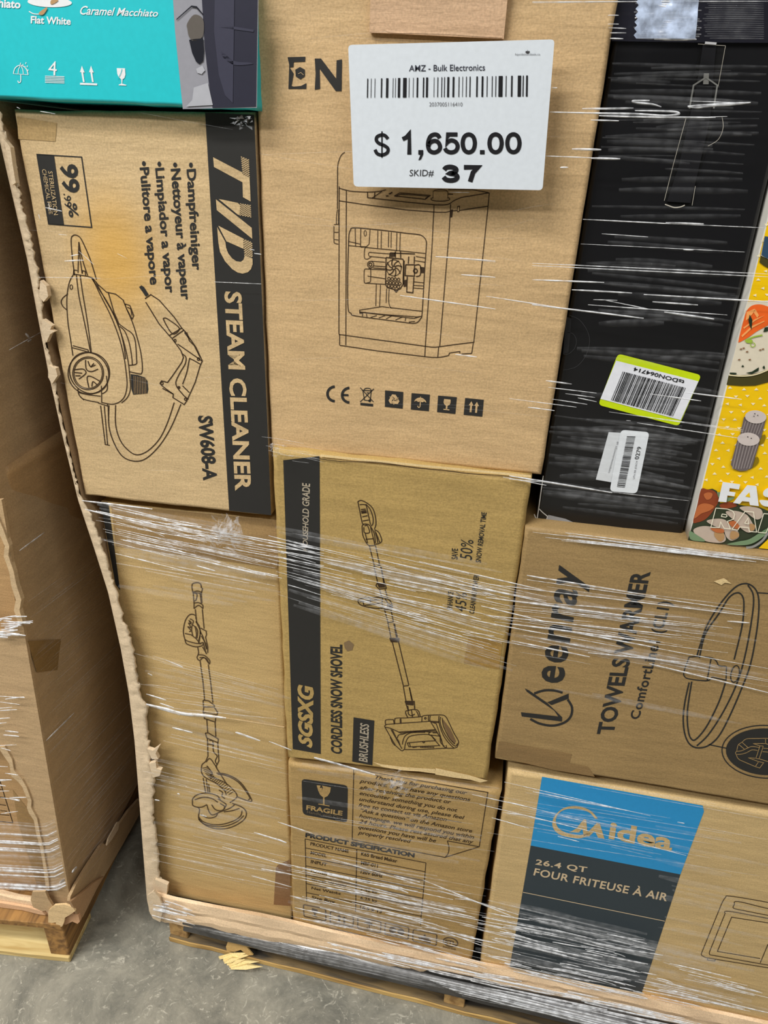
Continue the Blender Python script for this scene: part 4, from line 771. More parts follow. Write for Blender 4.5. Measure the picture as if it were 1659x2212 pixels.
for st, nm in (('87,606 100,618 104,640 94,652 84,640', 'torn_tuft'), ('92,690 112,704 108,712 118,716 108,722 100,740 90,715', 'torn_tuft'), ('104,790 120,796 124,812 112,830 104,815', 'torn_tuft'), ('318,1618 330,1622 344,1612 336,1628 342,1640 328,1640', 'torn_tuft'), ('322,1650 336,1646 338,1660 348,1664 345,1676 330,1680', 'torn_tuft'), ('8,300 22,318 28,360 34,395 26,400 18,350', 'torn_tuft'), ('335,1900 362,1912 360,1932 352,1952 338,1950', 'torn_tuft')):
    t = MB(); slab(t, N0, st, -.004, .008, 0); t.build(nm, m_torn, binn)
# front lip left standing at the bottom, and the taped corner
LT = pts('334,1926 380,1938 460,1954 560,1972 630,1987 700,2004 800,2026 900,2048 1000,2068 1040,2078 1130,2094 1260,2122 1400,2150 1520,2176 1659,2206 1800,2236')
LB = pts('326,1977 352,1990 400,2001 470,2008 560,2030 640,2046 740,2066 820,2082 900,2096 1000,2118 1090,2138 1160,2148 1260,2170 1360,2196 1460,2222 1560,2246 1659,2270 1800,2300')
n_ = 90; lt = resamp(LT, n_); lb = resamp(LB, n_); mb = MB(); rows = []
for i in range(n_):
    j = rr.uniform(-2.5, 2.5); a = Vector(lt[i]); b = Vector((lb[i][0], lb[i][1] + j))
    yy = -.020 + .003 * math.sin(i * .35)
    rows.append([PY(a.x, a.y, .004), PY(a.x, a.y - 1, -.012), PY(*a.lerp(b, .12), yy - .001), PY(*a.lerp(b, .45), yy - .003 + .0015 * math.sin(i * .9)), PY(*a.lerp(b, .55), yy - .0005), PY(*a.lerp(b, .8), yy - .003), PY(b.x, b.y, yy), PY(b.x, b.y, yy + .014)])
grid(mb, lambda i, j: rows[i][j], n_, 8); mb.build('front_lip', m_lip, binn, None)
t = MB(); slab(t, N0, '318,1935 332,1925 345,1940 352,1965 346,1992 330,1984 322,1968', -.022, .005, 0); t.build('corner_fold', m_torn, binn)

# ------------------------------------------------------------------ pallets
def pallet(name, loc, rz, width, depth, sgn, label, m_end_, m_deck, m_bot, m_raw=None):
    p = empty(name, loc, rz); tag(p, label, 'pallet')
    def bx(nm, a, b, m):
        b_ = MB(); x0, x1 = sorted((a[0] * sgn, b[0] * sgn)); nn = 12
        # sawn board: slight ragged outline along its length
        L = max(range(3), key=lambda q: abs(b[q] - a[q]))
        b_.box((x0, a[1], a[2]), (x1, b[1], b[2])); o = b_.build(nm, m, p)
        bm = bmesh.new(); bm.from_mesh(o.data)
        bmesh.ops.subdivide_edges(bm, edges=[e for e in bm.edges if abs((e.verts[0].co - e.verts[1].co)[L]) > .05], cuts=24)
        for v in bm.verts: v.co += noise.noise_vector(v.co * 17.0) * .0022
        bmesh.ops.bevel(bm, geom=[e for e in bm.edges if len(e.link_faces) == 2 and e.calc_face_angle(0) > 1.0], offset=.0018, segments=1, affect='EDGES')
        bm.to_mesh(o.data); bm.free(); return o
    for x in (0, width / 2 - .02, width - .04): bx('stringer', (x, .004, .0165), (x + .042, depth, .104), m_end_)
    for k in range(6):
        y = k * (depth - .1) / 5; bx('deck_board', (0, y, .105), (width, y + .095, .122), m_deck)
    for k in range(3):
        y = k * (depth - .1) / 2; bx('bottom_board', (0, y, 0), (width, y + .1, .016), m_bot)
    if m_raw: bx('raw_edge', (0, -.003, .001), (width, -.0002, .0155), m_raw)
    return p
m_w1 = wood('weathered_pine', (196, 158, 100), (140, 106, 62), 1); m_w2 = wood('grimy_board', (74, 70, 66), (38, 36, 34), 0); m_w3 = wood('yellow_pine', (208, 172, 104), (150, 112, 58), 0)
m_w4 = wood('pale_yellow_pine', (226, 202, 140), (196, 164, 100), 0); m_w5 = wood('brown_stringer', (172, 128, 70), (110, 78, 42), 1)
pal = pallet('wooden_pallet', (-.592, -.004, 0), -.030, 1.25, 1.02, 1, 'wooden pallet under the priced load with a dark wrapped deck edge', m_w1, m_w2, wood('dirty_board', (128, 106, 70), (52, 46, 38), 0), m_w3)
wbnd = MB(); rows = []
for i in range(60):
    x = .046 + 1.20 * i / 59; zb = .060 + .022 * max(0, min(1, (x - .45) / .5)) + .004 * noise.noise(Vector((x * 9, 0, 1))); q = noise.noise(Vector((x * 14, 3, 1))) * .004
    rows.append([Vector((x, .02, .1045)), Vector((x, -.010, .1045)), Vector((x, -.015 + q, .094)), Vector((x, -.011 - q, .084)), Vector((x, -.016 + q * .5, .074 + (zb - .06) * .5)), Vector((x, -.009, zb)), Vector((x, .004, zb + .004))])
wbnd.add([p for r_ in rows for p in r_], [(i * 7 + j, i * 7 + j + 1, (i + 1) * 7 + j + 1, (i + 1) * 7 + j) for i in range(59) for j in range(6)])
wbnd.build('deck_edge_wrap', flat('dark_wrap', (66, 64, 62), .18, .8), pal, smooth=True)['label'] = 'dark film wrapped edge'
# loose film rope twisted along the deck edge is part of the wrap below
pal2 = pallet('wooden_pallet', (-.776, -.092, 0), .113, 1.15, 1.05, -1, 'pale wooden pallet under the neighbouring bin at the left', m_w5, m_w5, m_w4)

# ------------------------------------------------------------------ neighbouring bin at the left
YN = -.072
fb_, ft_ = PY(155, 1962, YN), PY(60, 1410, YN)
ft_ = fb_ + (ft_ - fb_) * ((1.42 - fb_.z) / (ft_.z - fb_.z)) * 1.0
BD = Vector((-.117, 1, 0)).normalized()
up_ = (ft_ - fb_).normalized(); SN = BD.cross(up_).normalized()
if SN.x < 0: SN = -SN
bin2 = empty('cardboard_bin', (fb_.x, YN, .13)); ORG[bin2.name] = Vector((fb_.x, YN, .13))
tag(bin2, 'neighbouring cardboard bin in the shade left of the priced pallet', 'bin')
m_bin2 = card('neighbour_bin_board', (190, 160, 120))
mb = MB(); NS, NT = 40, 30
def sidep(i, j, off=0.0):
    z = .128 + (1.72 - .128) * i / (NS - 1); d = 1.02 * j / (NT - 1)
    t = (z - fb_.z) / (ft_.z - fb_.z)
    lean = min(t, .62 + .25 * (t - .62)) if t > .62 else t
    p = fb_ + (ft_ - fb_) * lean; p = Vector((p.x, p.y, z)) + BD * d
    bul = .012 * math.sin(min(1, d / .9) * math.pi) * math.sin(max(0, min(1, t)) * math.pi) + .005 * noise.noise(Vector((d * 4, z * 4, 3.1)))
    return p + SN * (bul * min(1, d * 12) - off)
grid(mb, lambda i, j: sidep(i, j), NS, NT); grid(mb, lambda i, j: sidep(i, j, .006), NS, NT, flip=True)
mb.build('side_wall', m_bin2, bin2, smooth=True)
def sheet(name, T, stp, Y, th, mat, parent, label=None):
    t = MB(); ps = [PY(T[0] + p[0] * T[2], T[1] + p[1] * T[2], Y) for p in pts(stp)]; bk = [p + Vector((0, th, 0)) for p in ps]; n = len(ps)
    tri_ = [tuple(q) for q in poly_tri([(p.x, p.z) for p in ps])]
    t.add(ps + bk, tri_ + [tuple(i + n for i in q[::-1]) for q in tri_] + [(i, (i + 1) % n, n + (i + 1) % n, n + i) for i in range(n)])
    o = t.build(name, mat, parent)
    if label: o['label'] = label
    return o
fx = lambda y: 60 + (y - 1410) * 95 / 552
fold = ' '.join('%.1f,%.1f' % (fx(y), y) for y in (1962, 1900, 1800, 1700, 1600, 1500, 1400, 1300, 1200, 1120, 1080))
sheet('front_flange', N0, '104,1948 100,1925 97,1890 92,1862 88,1830 80,1800 76,1772 68,1762 61,1745 64,1730 52,1700 44,1688 28,1672 24,1650 10,1628 6,1612 -20,1600 -700,1540 -700,1310 -10,1362 20,1368 30,1352 44,1346 36,1318 40,1296 30,1262 26,1236 14,1200 16,1180 2,1146 -6,1120 -12,1080 ' + ' '.join(reversed(fold.split())), YN - .002, .006, m_bin2, bin2)
# ragged pale edge of the openings
for nm, st in (('torn_edge', '100,1925 92,1862 86,1830 78,1800 73,1772 62,1756 58,1745 60,1730 48,1700 40,1690 24,1676 20,1650 6,1630 -4,1614 10,1612 26,1640 30,1664 48,1684 58,1702 68,1730 67,1744 80,1768 86,1800 94,1832 98,1862 104,1890 107,1925'),
               ('torn_edge', '-12,1100 8,1146 20,1180 18,1200 30,1236 35,1262 46,1296 42,1318 50,1346 40,1350 30,1318 34,1296 24,1264 20,1236 8,1202 10,1180 -4,1146 -20,1120')):
    sheet(nm, N0, st, YN - .005, .008, card('neighbour_torn_core', (206, 178, 138)), bin2)
sheet('front_lip', A8, '-4000,700 0,1128 200,1180 420,1215 560,1290 650,1340 640,1425 520,1400 300,1350 0,1330 -4000,900', YN - .006, .012, m_lip, bin2)
sheet('lip_fold', A8, '-4000,800 0,1232 380,1296 560,1350 600,1395 520,1385 300,1330 0,1290 -4000,860', YN - .012, .005, card('lip_fold_board', (226, 184, 144)), bin2)
sheet('corner_flap', A8, '430,1085 600,1080 640,1180 690,1260 720,1300 660,1330 560,1340 440,1290 405,1190', YN - .016, .005, m_bin2, bin2)
sheet('torn_scrap', A8, '640,1340 720,1265 860,1255 960,1290 1000,1340 930,1390 860,1430 850,1490 825,1545 750,1555 740,1490 690,1500 660,1545 640,1500 640,1420', YN - .020, .004, card('pale_scrap', (228, 196, 146)), bin2)
sheet('torn_scrap', A8, '870,1440 960,1370 1040,1400 1060,1480 1030,1510 960,1480 880,1520 840,1520', YN - .012, .006, card('pink_scrap', (206, 160, 120)), bin2)
# skirt of folded board along the foot of the side wall
def PS(x, y, off=.004): return PP(x, y, fb_ + SN * off, SN)
def sheet_s(name, T, stp, off, th, mat, parent):
    t = MB(); px_ = [(T[0] + p[0] * T[2], T[1] + p[1] * T[2]) for p in pts(stp)]; ps = [PS(x, y, off) for x, y in px_]; bk = [p - SN * th for p in ps]; n = len(ps)
    tri_ = [tuple(q) for q in poly_tri(px_)]
    t.add(ps + bk, tri_ + [tuple(i + n for i in q[::-1]) for q in tri_] + [(i, (i + 1) % n, n + (i + 1) % n, n + i) for i in range(n)])
    return t.build(name, mat, parent)
sheet_s('side_skirt', A8, '935,1150 1010,990 1150,760 1340,470 1370,440 1420,470 1600,170 1700,20 1850,-150 1850,60 1640,440 1430,800 1300,1020 1100,1420 1060,1420 930,1210', .012, .006, m_bin2, bin2)
sheet_s('skirt_flap', A8, '940,1215 1100,1090 1250,960 1380,880 1240,1130 1080,1440 1040,1400', .019, .005, card('skirt_flap_board', (192, 154, 114)), bin2)
sheet_s('torn_sliver', A8, '1420,470 1440,380 1560,160 1590,150 1570,260 1480,400', .02, .003, m_torn, bin2)
sheet_s('packing_tape', N0, '60,1385 175,1378 188,1440 80,1452', .0022, .001, TAPE, bin2)
# carton seen through the lower opening, with a printed table
m_nb = card('kraft_board_neighbour', (184, 148, 102))
nb = carton('carton', [(-70, 1480), (66, 1500), (118, 1945), (-70, 1908)], YN + .03, .3, m_nb, 'carton with a ruled table inside the neighbouring bin, at the left edge', 'cartons in the neighbouring bin', xl=-1.75)
P = Print(nb, YN + .03, Y7)
P.lines(1.6, '-60,580 0,585 85,860', '-60,625 12,640', '-60,680 28,692', '-60,730 40,745', '-60,800 62,812', '-60,845 85,862').make('table_lines', INKL)
P.text('kemei', (2, 784), (46, 790), (48, 776), (4, 770), 1).make('table_lettering', INKL)
P.at(Y7).fill('85,640 180,760 240,870 330,1300 250,1290 120,860').make('painted_shade', TAPE)  # brown strip behind the torn opening, painted as its shade
nb2 = carton('carton', [(-70, 998), (14, 1010), (52, 1400), (-70, 1382)], YN + .03, .3, m_nb, 'carton behind the small upper opening of the neighbouring bin', 'cartons in the neighbouring bin', xl=-1.75)

# ------------------------------------------------------------------ splintered bits at the pallet
spl = MB(); rs = random.Random(3)
sp_o = PZ(505, 2078, 0)
for k in range(9):
    x0 = 474 + k * 3 + rs.uniform(-3, 3); y0 = 2068 + k * 3.0; ln = 48 + rs.uniform(-16, 26)
    a = PZ(x0, y0, .004 + .004 * rs.random()); b = PZ(x0 + ln, y0 - 10 + rs.uniform(-7, 7), .010 + .014 * rs.random())
    d = (b - a); s_ = Vector((-d.y, d.x, 0)).normalized() * rs.uniform(.004, .007); u_ = Vector((0, 0, .0035))
    m_ = a.lerp(b, .5) + Vector((0, 0, .004)); a.z = max(a.z, .001)
    spl.add([a - s_ * .3, a + s_ * .3, m_ + s_, b, m_ - s_, a + u_, m_ + u_ * 1.3], [(0, 4, 3, 2, 1), (0, 5, 6, 4), (5, 1, 2, 6), (6, 2, 3), (6, 3, 4), (0, 1, 5)])
so_ = spl.build('wood_splinter', card('raw_splintered_wood', (244, 218, 150)), None, sp_o)
tag(so_, 'pale splintered wood fragment lying on the concrete before the pallet', 'splinter')
t = MB(); slab(t, N0, '488,2045 494,2030 512,2026 526,2034 536,2050 547,2063 536,2064 520,2052 506,2056 490,2054', -.012, .003, 0)
scp = t.build('cardboard_scrap', card('pale_scrap2', (214, 176, 112)), None, PY(515, 2064, -.012)); tag(scp, 'torn cardboard scrap dangling from the dark deck edge above the splinter', 'scrap')
# ------------------------------------------------------------------ stretch film
YF = -.0175
class Film:
    def __init__(s): s.mb = MB()
    def strand(s, ps, wpx, mat, Y=None, surf=None, taper=.5, lift=.6):
        """ridge of gathered film: ps in photo pixels, wpx its width there; half-round section"""
        m = len(ps); R = []; Y = YF if Y is None else Y
        for i, p in enumerate(ps):
            p = Vector(p); a = Vector(ps[max(0, i - 1)]); b = Vector(ps[min(m - 1, i + 1)]); d = (b - a).normalized(); nn = Vector((-d.y, d.x))
            e = min(i, m - 1 - i) / max(1, (m - 1) * .5); w = wpx * .5 * (taper + (1 - taper) * min(1, e * 2.2))
            f = surf or (lambda x, y, o: PY(x, y, Y - o))
            hw = w * .00066
            R.append([f(*(p + nn * w), 0), f(*(p + nn * w * .62), hw * lift * 1.2), f(*p, hw * lift * 1.7), f(*(p - nn * w * .62), hw * lift * 1.2), f(*(p - nn * w), 0)])
        vs = [q for r_ in R for q in r_]
        s.mb.add(vs, [(i * 5 + j, i * 5 + j + 1, (i + 1) * 5 + j + 1, (i + 1) * 5 + j) for i in range(m - 1) for j in range(4)], mat)
    def seg(s, x0, y0, x1, y1, w, mat=0, n=6, sag=0, **k):
        s.strand([(x0 + (x1 - x0) * i / n, y0 + (y1 - y0) * i / n + sag * math.sin(math.pi * i / n)) for i in range(n + 1)], w, mat, **k)
    def zone(s, tl, tr, br, bl, n, ln, wd, mat, seed, jit=4, **k):
        q = random.Random(seed); tl, tr, br, bl = (Vector(p) for p in (tl, tr, br, bl)); W_ = (tr - tl).length
        for _ in range(n):
            v = q.random(); L = min(1, q.uniform(*ln) / W_); u = q.uniform(-.02, 1.02 - L); v2 = v + q.uniform(-1, 1) * jit / max(20, (bl - tl).length)
            a = tl.lerp(tr, u).lerp(bl.lerp(br, u), v); b = tl.lerp(tr, u + L).lerp(bl.lerp(br, u + L), v2)
            s.seg(a.x, a.y, b.x, b.y, q.uniform(*wd), mat, n=5, sag=q.uniform(-1.5, 1.5), **k)
Fm = Film()
def trace(T, st, mat=0, mul=.68, **k):
    for g in st.split():
        x0, y0, x1, y1, w = (float(v) for v in g.split(',')); Fm.seg(T[0] + x0 * T[2], T[1] + y0 * T[2], T[0] + x1 * T[2], T[1] + y1 * T[2], w * mul, mat, **k)
def polyl(T, st, w, mat=0, smooth=True, **k):
    ps = pts(st); ps = curve(ps, n=5) if smooth else ps
    Fm.strand([(T[0] + p[0] * T[2], T[1] + p[1] * T[2]) for p in ps], w, mat, **k)
# over the black carton and the printer carton
trace(Z3, '0,13,1608,9,3 0,20,600,14,2 515,105,590,105,3 515,165,590,165,3 520,190,640,195,3 530,225,640,225,3 530,262,620,265,3.5 400,820,590,825,4 1060,725,1490,700,6 1080,690,1480,705,2.4 1180,800,1330,795,2 130,600,170,600,3 270,1018,470,1022,6 90,1065,420,1078,3 400,1080,600,1085,5.5 190,1143,245,1143,4 345,1497,1000,1530,3 910,1520,1170,1528,4 1000,1530,1580,1555,2 330,1665,1450,1720,1.6 1030,1703,1100,1706,4 0,1797,1608,1870,2.6 0,1813,1608,1890,2.6 0,1910,490,1928,4 270,1978,680,2000,4 760,2010,1659,2062,4 415,2045,580,2050,2 820,2060,1130,2082,4 380,2080,1330,2150,2.6 0,2080,760,2172,4 900,2130,1240,2178,5 500,2050,800,2110,2', mul=.95)
polyl(Z3, '340,742 520,742 690,738', 5); polyl(Z3, '880,730 820,712 720,702 685,694 700,688 800,686', 5); polyl(Z3, '120,765 400,772 700,778 900,790 985,782 1000,772 960,762 830,757 700,755', 5); polyl(Z3, '455,790 800,800 1250,802', 4.5); polyl(Z3, '1060,728 1130,735 1240,720 1340,716 1480,702', 5)
polyl(Z3, '700,125 760,100 820,96 836,90', 6); polyl(Z3, '840,20 870,40 900,45 930,50', 5)
trace(Z6, '145,172,860,262,4.5 235,660,400,682,5 250,703,560,740,3 360,743,550,768,3 275,778,500,812,3 0,775,430,830,3 120,830,290,852,4 440,770,560,795,3 900,745,1230,790,4 1130,735,1490,780,5 640,860,1500,975,2 700,868,1500,985,2 820,930,1480,1030,3 750,915,780,918,2 0,1270,660,1378,6 600,1368,1150,1430,2 0,1290,200,1310,3 360,1635,1659,1800,3 380,1650,1659,1815,2.4 1100,1735,1659,1812,5')
trace(A1, '1080,692,1659,735,5 1200,700,1659,745,2 1330,868,1659,893,5 735,1068,1659,1200,4.5 800,1080,1300,1150,2 1270,1640,1480,1665,5 1210,68,1410,70,3')
trace(N0, '1050,640,1230,668,4 1300,505,1400,512,3')
# over the shovel carton
trace(Y2, '650,800,1659,990,4 600,730,900,800,3 690,850,1300,960,4 740,970,1100,1040,4 830,1060,910,1075,4 850,1100,960,1120,3 1150,1170,1350,1200,2.4 1160,1190,1659,1280,2.4 1270,1020,1659,1115,4 620,735,1659,965,2 0,600,330,690,3 0,640,330,720,3 0,680,600,785,3 0,710,500,830,2 0,740,520,860,2 1560,840,1659,860,5 900,755,1659,930,4 0,760,640,905,2.4 600,690,1200,830,1.6 1000,860,1659,1000,3 1200,1100,1659,1190,3 700,930,1000,990,2 330,760,640,830,3 420,880,700,935,2 1400,250,1659,300,3')
Fm.zone((600, 1160), (1130, 1275), (1110, 1420), (600, 1270), 64, (40, 260), (0.75, 1.8), 0, 21)
Fm.zone((600, 1140), (1140, 1240), (1110, 1450), (600, 1290), 24, (120, 460), (1, 2.8), 1, 22)
Fm.zone((600, 1130), (1140, 1230), (1100, 1470), (600, 1300), 14, (200, 520), (6.4, 14), 2, 23, lift=.12)
# over the towel warmer carton
trace(Y3, '240,335,1000,460,5 590,455,1530,570,4 0,465,950,590,5 0,570,1150,690,4 140,620,1000,730,6 350,640,1000,760,5 500,740,1659,950,2 150,720,610,815,5 600,790,1200,850,4 960,855,1659,1025,5 1420,605,1550,615,5 0,385,700,470,3 240,360,1500,540,3 300,700,1300,880,2')
Fm.zone((1060, 1290), (1659, 1340), (1659, 1490), (1060, 1370), 32, (80, 330), (0.7, 1.6), 0, 31)
Fm.zone((1060, 1240), (1659, 1310), (1659, 1520), (1060, 1400), 11, (120, 420), (1.4, 3.5), 1, 32)
Fm.zone((1070, 1230), (1659, 1300), (1659, 1600), (1060, 1480), 11, (200, 560), (6.4, 16), 2, 33, lift=.12)
Fm.zone((1140, 1145), (1659, 1205), (1659, 1222), (1140, 1160), 11, (160, 420), (1.1, 3), 0, 34)
# over the scrubber carton
trace(Y1, '80,95,540,150,6 100,150,350,215,5 380,220,860,300,3.5 640,245,860,265,5 440,280,1400,440,2.4 120,160,1659,490,2.4 830,520,950,553,5 1180,550,1360,585,4 300,440,760,555,3 630,1135,740,1180,4 510,1220,540,1235,4 500,1355,630,1395,5 590,1415,680,1445,4 500,1420,720,1490,7 670,1575,800,1605,4 1080,1605,1240,1660,5 700,320,1100,330,3 1000,300,1659,420,4 860,330,1659,440,3 1000,400,1659,520,3 240,120,700,230,3 480,270,620,330,2')
polyl(Y1, '500,1422 620,1452 740,1484 860,1494 1020,1512', 7)
Fm.zone((185, 1085), (600, 1170), (610, 1260), (230, 1170), 48, (40, 220), (0.75, 2), 0, 41)
Fm.zone((190, 1085), (600, 1160), (610, 1290), (240, 1220), 15, (100, 360), (1.4, 3.5), 1, 42)
Fm.zone((200, 1080), (600, 1150), (610, 1330), (250, 1270), 12, (150, 380), (6.4, 14), 2, 43, lift=.12)
Fm.zone((290, 1390), (620, 1490), (620, 1560), (310, 1530), 25, (60, 260), (0.84, 2.1), 1, 44)
Fm.zone((300, 1540), (625, 1620), (625, 1960), (335, 1900), 30, (80, 320), (0.84, 2.4), 1, 45)
Fm.zone((300, 1400), (625, 1490), (625, 1960), (335, 1900), 17, (120, 320), (5.6, 14), 2, 46, lift=.12)
trace(Y4, '450,80,610,120,5 960,115,1150,185,5 1220,190,1400,260,4 1580,320,1659,345,6 670,775,725,790,5 1100,915,1360,995,5 850,1030,1400,1190,4 1160,1205,1400,1250,5 1080,1260,1400,1350,3 490,605,510,612,4 310,655,350,662,4')
# over the bread maker and air fryer cartons, held off by the lip
YF = -.027
trace(Y5, '250,115,670,235,7 0,560,240,640,4 0,680,60,705,5 0,840,700,985,3 370,815,1000,1000,3 800,930,980,975,5 800,1010,900,1050,5 170,895,1000,1105,3 700,1060,820,1090,4 830,1200,1440,1425,3 290,1150,700,1260,4 740,1190,1100,1270,5 860,1390,1120,1465,6 1090,1500,1380,1560,7 1000,960,1659,1230,4 1100,1030,1659,1200,4 0,900,600,1040,2')
Fm.zone((625, 1870), (1080, 1960), (1050, 2090), (628, 1985), 72, (30, 190), (0.9, 2.4), 0, 51)
Fm.zone((625, 1820), (1090, 1900), (1050, 2090), (628, 1985), 34, (80, 340), (1, 3.1), 1, 52)
Fm.zone((620, 1640), (1090, 1700), (1090, 1900), (620, 1820), 11, (80, 340), (0.8, 2), 1, 53)
Fm.zone((620, 1640), (1090, 1700), (1050, 2090), (628, 1985), 14, (200, 440), (6.4, 14), 2, 54, lift=.12)
trace(Y6, '340,235,840,335,3.5 480,485,600,515,4 40,305,700,465,3 700,465,1200,592,2.6 170,350,310,370,3 110,380,320,440,3 200,290,700,420,2 0,250,360,330,3 180,180,1000,370,2.4 1150,405,1190,412,4')
Fm.zone((1095, 1690), (1520, 1770), (1475, 1870), (1080, 1790), 21, (60, 300), (0.84, 2), 1, 61)
Fm.zone((1040, 1960), (1430, 2040), (1400, 2170), (1030, 2080), 96, (20, 150), (1.1, 3.2), 0, 62)
Fm.zone((1040, 1930), (1440, 2020), (1400, 2170), (1030, 2080), 44, (60, 300), (1, 3.1), 1, 63)
Fm.zone((1040, 1940), (1659, 2080), (1659, 2212), (1030, 2080), 24, (150, 480), (6.4, 16), 2, 64, lift=.12)
Fm.zone((1390, 2050), (1659, 2120), (1659, 2212), (1370, 2150), 27, (30, 160), (1.1, 3), 0, 65)
Fm.zone((1400, 1760), (1659, 1810), (1659, 2120), (1400, 2060), 12, (120, 280), (4.8, 13), 2, 66, lift=.12)
Fm.zone((1050, 1650), (1659, 1760), (1659, 1900), (1050, 1800), 15, (150, 500), (0.98, 2.1), 1, 67)
# light strands over the upper cartons
YF = -.0175
Fm.zone((560, 60), (1300, 60), (1180, 950), (590, 900), 36, (60, 320), (0.96, 2.1), 2, 71, jit=30, lift=.4)
Fm.zone((1330, 90), (1659, 90), (1560, 900), (1230, 870), 60, (120, 340), (4, 16), 3, 72, jit=16, lift=.3)
Fm.zone((1200, 880), (1550, 910), (1490, 1150), (1165, 1090), 44, (100, 320), (4, 16), 3, 73, jit=16, lift=.3)
trace(Z1, '350,1400,400,1405,2 385,1560,500,1555,6 420,1530,470,1520,4 270,1240,370,1262,4 290,1210,300,1260,3 230,1280,240,1310,3 470,1500,560,1580,2 240,665,330,680,3 100,640,120,650,3', 0)
trace(Z4, '1280,440,1560,452,2.4 1520,270,1560,275,3 1490,245,1520,250,3 230,412,600,418,1.6 700,270,760,300,1.2', 0)
Fm.zone((10, 240), (540, 246), (580, 1090), (180, 1060), 11, (40, 200), (0.8, 1.6), 2, 74, jit=40, lift=.4)
Fm.zone((560, 940), (700, 965), (700, 1010), (590, 990), 11, (20, 110), (1, 2.8), 1, 75)
# gathered ropes of film along the lip and the deck edge
for k in range(15):
    y = k * 1.7; q = random.Random(80 + k)
    yy = lambda x: y + 1998 + (x - 420) * .213 + (x - 420) ** 2 * 1.3e-5 + q.uniform(-1.5, 1.5) + (0 if x > 520 else (1 - y / 26) * 3)
    Fm.strand([(x, yy(x)) for x in range(440 + k * 9, 960, 60)], q.uniform(1, 3), (2, 1, 2, 2)[k % 4], Y=-.052 - .0003 * k)
    Fm.strand([(x, yy(x) + .004 * (x - 900)) for x in range(900 + k * 7, 1720, 60)], q.uniform(2, 5), (1, 0, 1)[k % 3], Y=-.056 - .0003 * k)
Fm.zone((620, 2010), (1300, 2155), (1300, 2180), (620, 2030), 20, (40, 220), (1.5, 4.5), 0, 91, Y=-.034)
Fm.zone((1000, 2095), (1659, 2235), (1659, 2270), (1000, 2130), 32, (60, 300), (1.5, 4.5), 0, 92, Y=-.046)
Fm.zone((420, 2000), (1659, 2262), (1659, 2292), (420, 2008), 27, (200, 600), (4, 11), 2, 93, Y=-.050, lift=.2)
Fm.zone((318, 1930), (420, 1962), (430, 2000), (330, 1980), 17, (15, 70), (1.5, 4.5), 0, 94, Y=-.032)
# pale film strands that paint reflected daylight over the upper right corner
fo_ = [(1372, -20), (1511, -20), (1509, 84), (1380, 84)]
for k in range(22):
    q = random.Random(300 + k); y = -16 + k * 4.7
    Fm.seg(1384 + q.uniform(-16, 10), y, 1508 + q.uniform(-6, 8), y + 1, 5.4, 1, n=5, sag=q.uniform(-1, 1), lift=.35)
    if k % 2: Fm.seg(1400 + q.uniform(0, 30), y + 2, 1470 + q.uniform(0, 36), y + 2.5, q.uniform(3, 6), 0, n=4, lift=.35)
    Fm.seg(1515 + q.uniform(0, 20), y, 1650, y + 1, q.uniform(3, 5), 2, n=4, lift=.35)
film = Fm.mb.build('stretch_film', None, None, PY(900, 2000, YF), smooth=True, mats=[FILMB, FILMM, FILMF, FILMV])
tag(film, 'clear stretch film in shiny folds wound around the priced pallet load', 'plastic wrap')
# bluish white sheet painting the daylight reflection at the upper right corner
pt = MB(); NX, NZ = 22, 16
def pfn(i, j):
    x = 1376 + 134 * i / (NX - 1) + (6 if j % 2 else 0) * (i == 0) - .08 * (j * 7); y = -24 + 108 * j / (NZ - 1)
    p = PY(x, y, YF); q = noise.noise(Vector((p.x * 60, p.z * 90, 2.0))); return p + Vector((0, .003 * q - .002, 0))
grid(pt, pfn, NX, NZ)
pt.build('painted_sheen', film_mat('pale_blue_sheen', .86, (206, 222, 250), .2), film, smooth=True)
# bunched ends of film
def tuft(cx, cy, rx, ry, n, seed):
    q = random.Random(seed); t = MB()
    for _ in range(n):
        a = q.uniform(0, 6.28); r_ = q.random() ** .7; x, y = cx + rx * r_ * math.cos(a), cy + ry * r_ * math.sin(a)
        p = [PY(x + q.uniform(-.34, .34) * rx, y + q.uniform(-.34, .34) * ry, YF - .003 - q.uniform(0, .022)) for _ in range(3)]
        t.add(p, [(0, 1, 2)])
    return t.build('film_tuft', FILMM, film)
tuft(486, 1150, 44, 38, 130, 5); tuft(850, 1690, 52, 30, 60, 6); tuft(905, 1768, 30, 14, 40, 7); tuft(596, 968, 18, 16, 50, 8); tuft(352, 1960, 26, 26, 50, 9); tuft(524, 266, 24, 16, 40, 10)

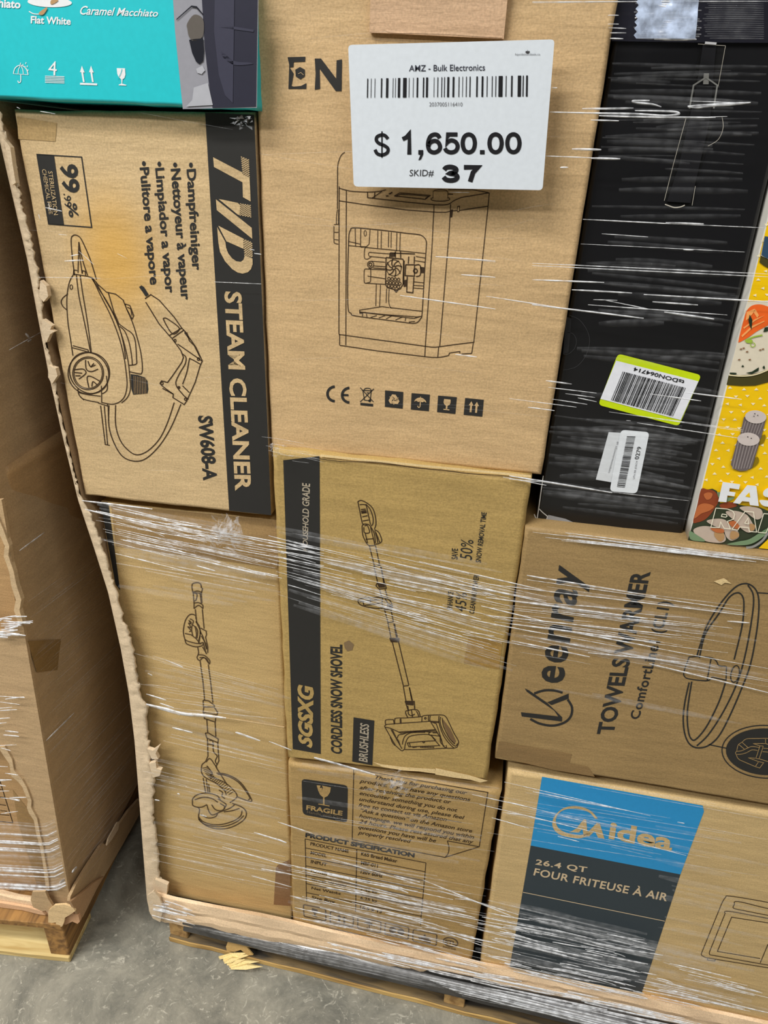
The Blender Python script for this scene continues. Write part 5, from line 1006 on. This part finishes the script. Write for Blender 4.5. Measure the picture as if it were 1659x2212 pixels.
# film of the neighbouring bin
Fm = Film(); q = random.Random(55)
def bend(y0, w, mat):
    e = fx(y0 + 6); x1 = e + q.uniform(10, 26)
    ys_ = y0 + q.uniform(-2, 2)
    Fm.strand([(-40, ys_ - 4), (0, ys_ - 2), (40, ys_), (e - 42, ys_ + 3)], w, mat, Y=YN - .012)
    Fm.strand([(e - 44, ys_ + 3), (e - 26, ys_ + 2), (e - 6, ys_ - 8)], w * .8, mat, Y=YN - .010)
for y0, w in ((1781, 3), (1802, 4), (1818, 5), (1823, 4), (1832, 4), (1838, 5), (1850, 3), (1871, 3), (1876, 4), (1884, 6), (1891, 4), (1908, 3), (1915, 9), (1919, 6)): bend(y0, w, 0 if w > 3 else 1)
for y0 in range(1776, 1922, 7): bend(y0 + 3, q.uniform(6, 12), 2)
for _ in range(22):
    y0 = q.uniform(1500, 1760); x0 = q.uniform(-30, 20); Fm.seg(x0, y0, x0 + q.uniform(20, 50), y0 + q.uniform(-6, 6), q.uniform(1.5, 3), 0, n=4, Y=YN - .012)
for _ in range(26):
    y0 = q.uniform(1330, 1380); x0 = q.uniform(-30, 30); Fm.seg(x0, y0, x0 + q.uniform(15, 45), y0 + q.uniform(-10, 4), q.uniform(2, 5), 0, n=4, Y=YN - .012)
ss = lambda x, y, o: PS(x, y, .016 + o)
for _ in range(120):
    t = q.random(); y0 = 1930 - 640 * t; x0 = fx(y0) + 4 + q.uniform(0, 60); L = q.uniform(40, 190); x1 = min(x0 + L, 300)
    y0 -= (x0 - fx(y0)) * 1.0; Fm.seg(x0, y0, x1, y0 - (x1 - x0) * (1.25 - .55 * t), q.uniform(.8, 1.9), q.choice((1, 2, 2, 2)), n=5, surf=ss)
for x0, y0, x1, y1, w in ((100, 1600, 160, 1540, 3), (20, 756, 120, 700, 2), (42, 1190, 96, 1150, 3), (55, 720, 64, 730, 5), (60, 738, 68, 734, 4), (156, 1885, 166, 1872, 5), (128, 1908, 140, 1900, 6)): Fm.seg(x0, y0, x1, y1, w, 0, n=4, surf=ss)
film2 = Fm.mb.build('stretch_film', None, None, Vector((fb_.x, YN, .2)), smooth=True, mats=[FILMB, FILMM, FILMF, FILMV])
tag(film2, 'clear stretch film pulled around the corner of the neighbouring bin', 'plastic wrap')
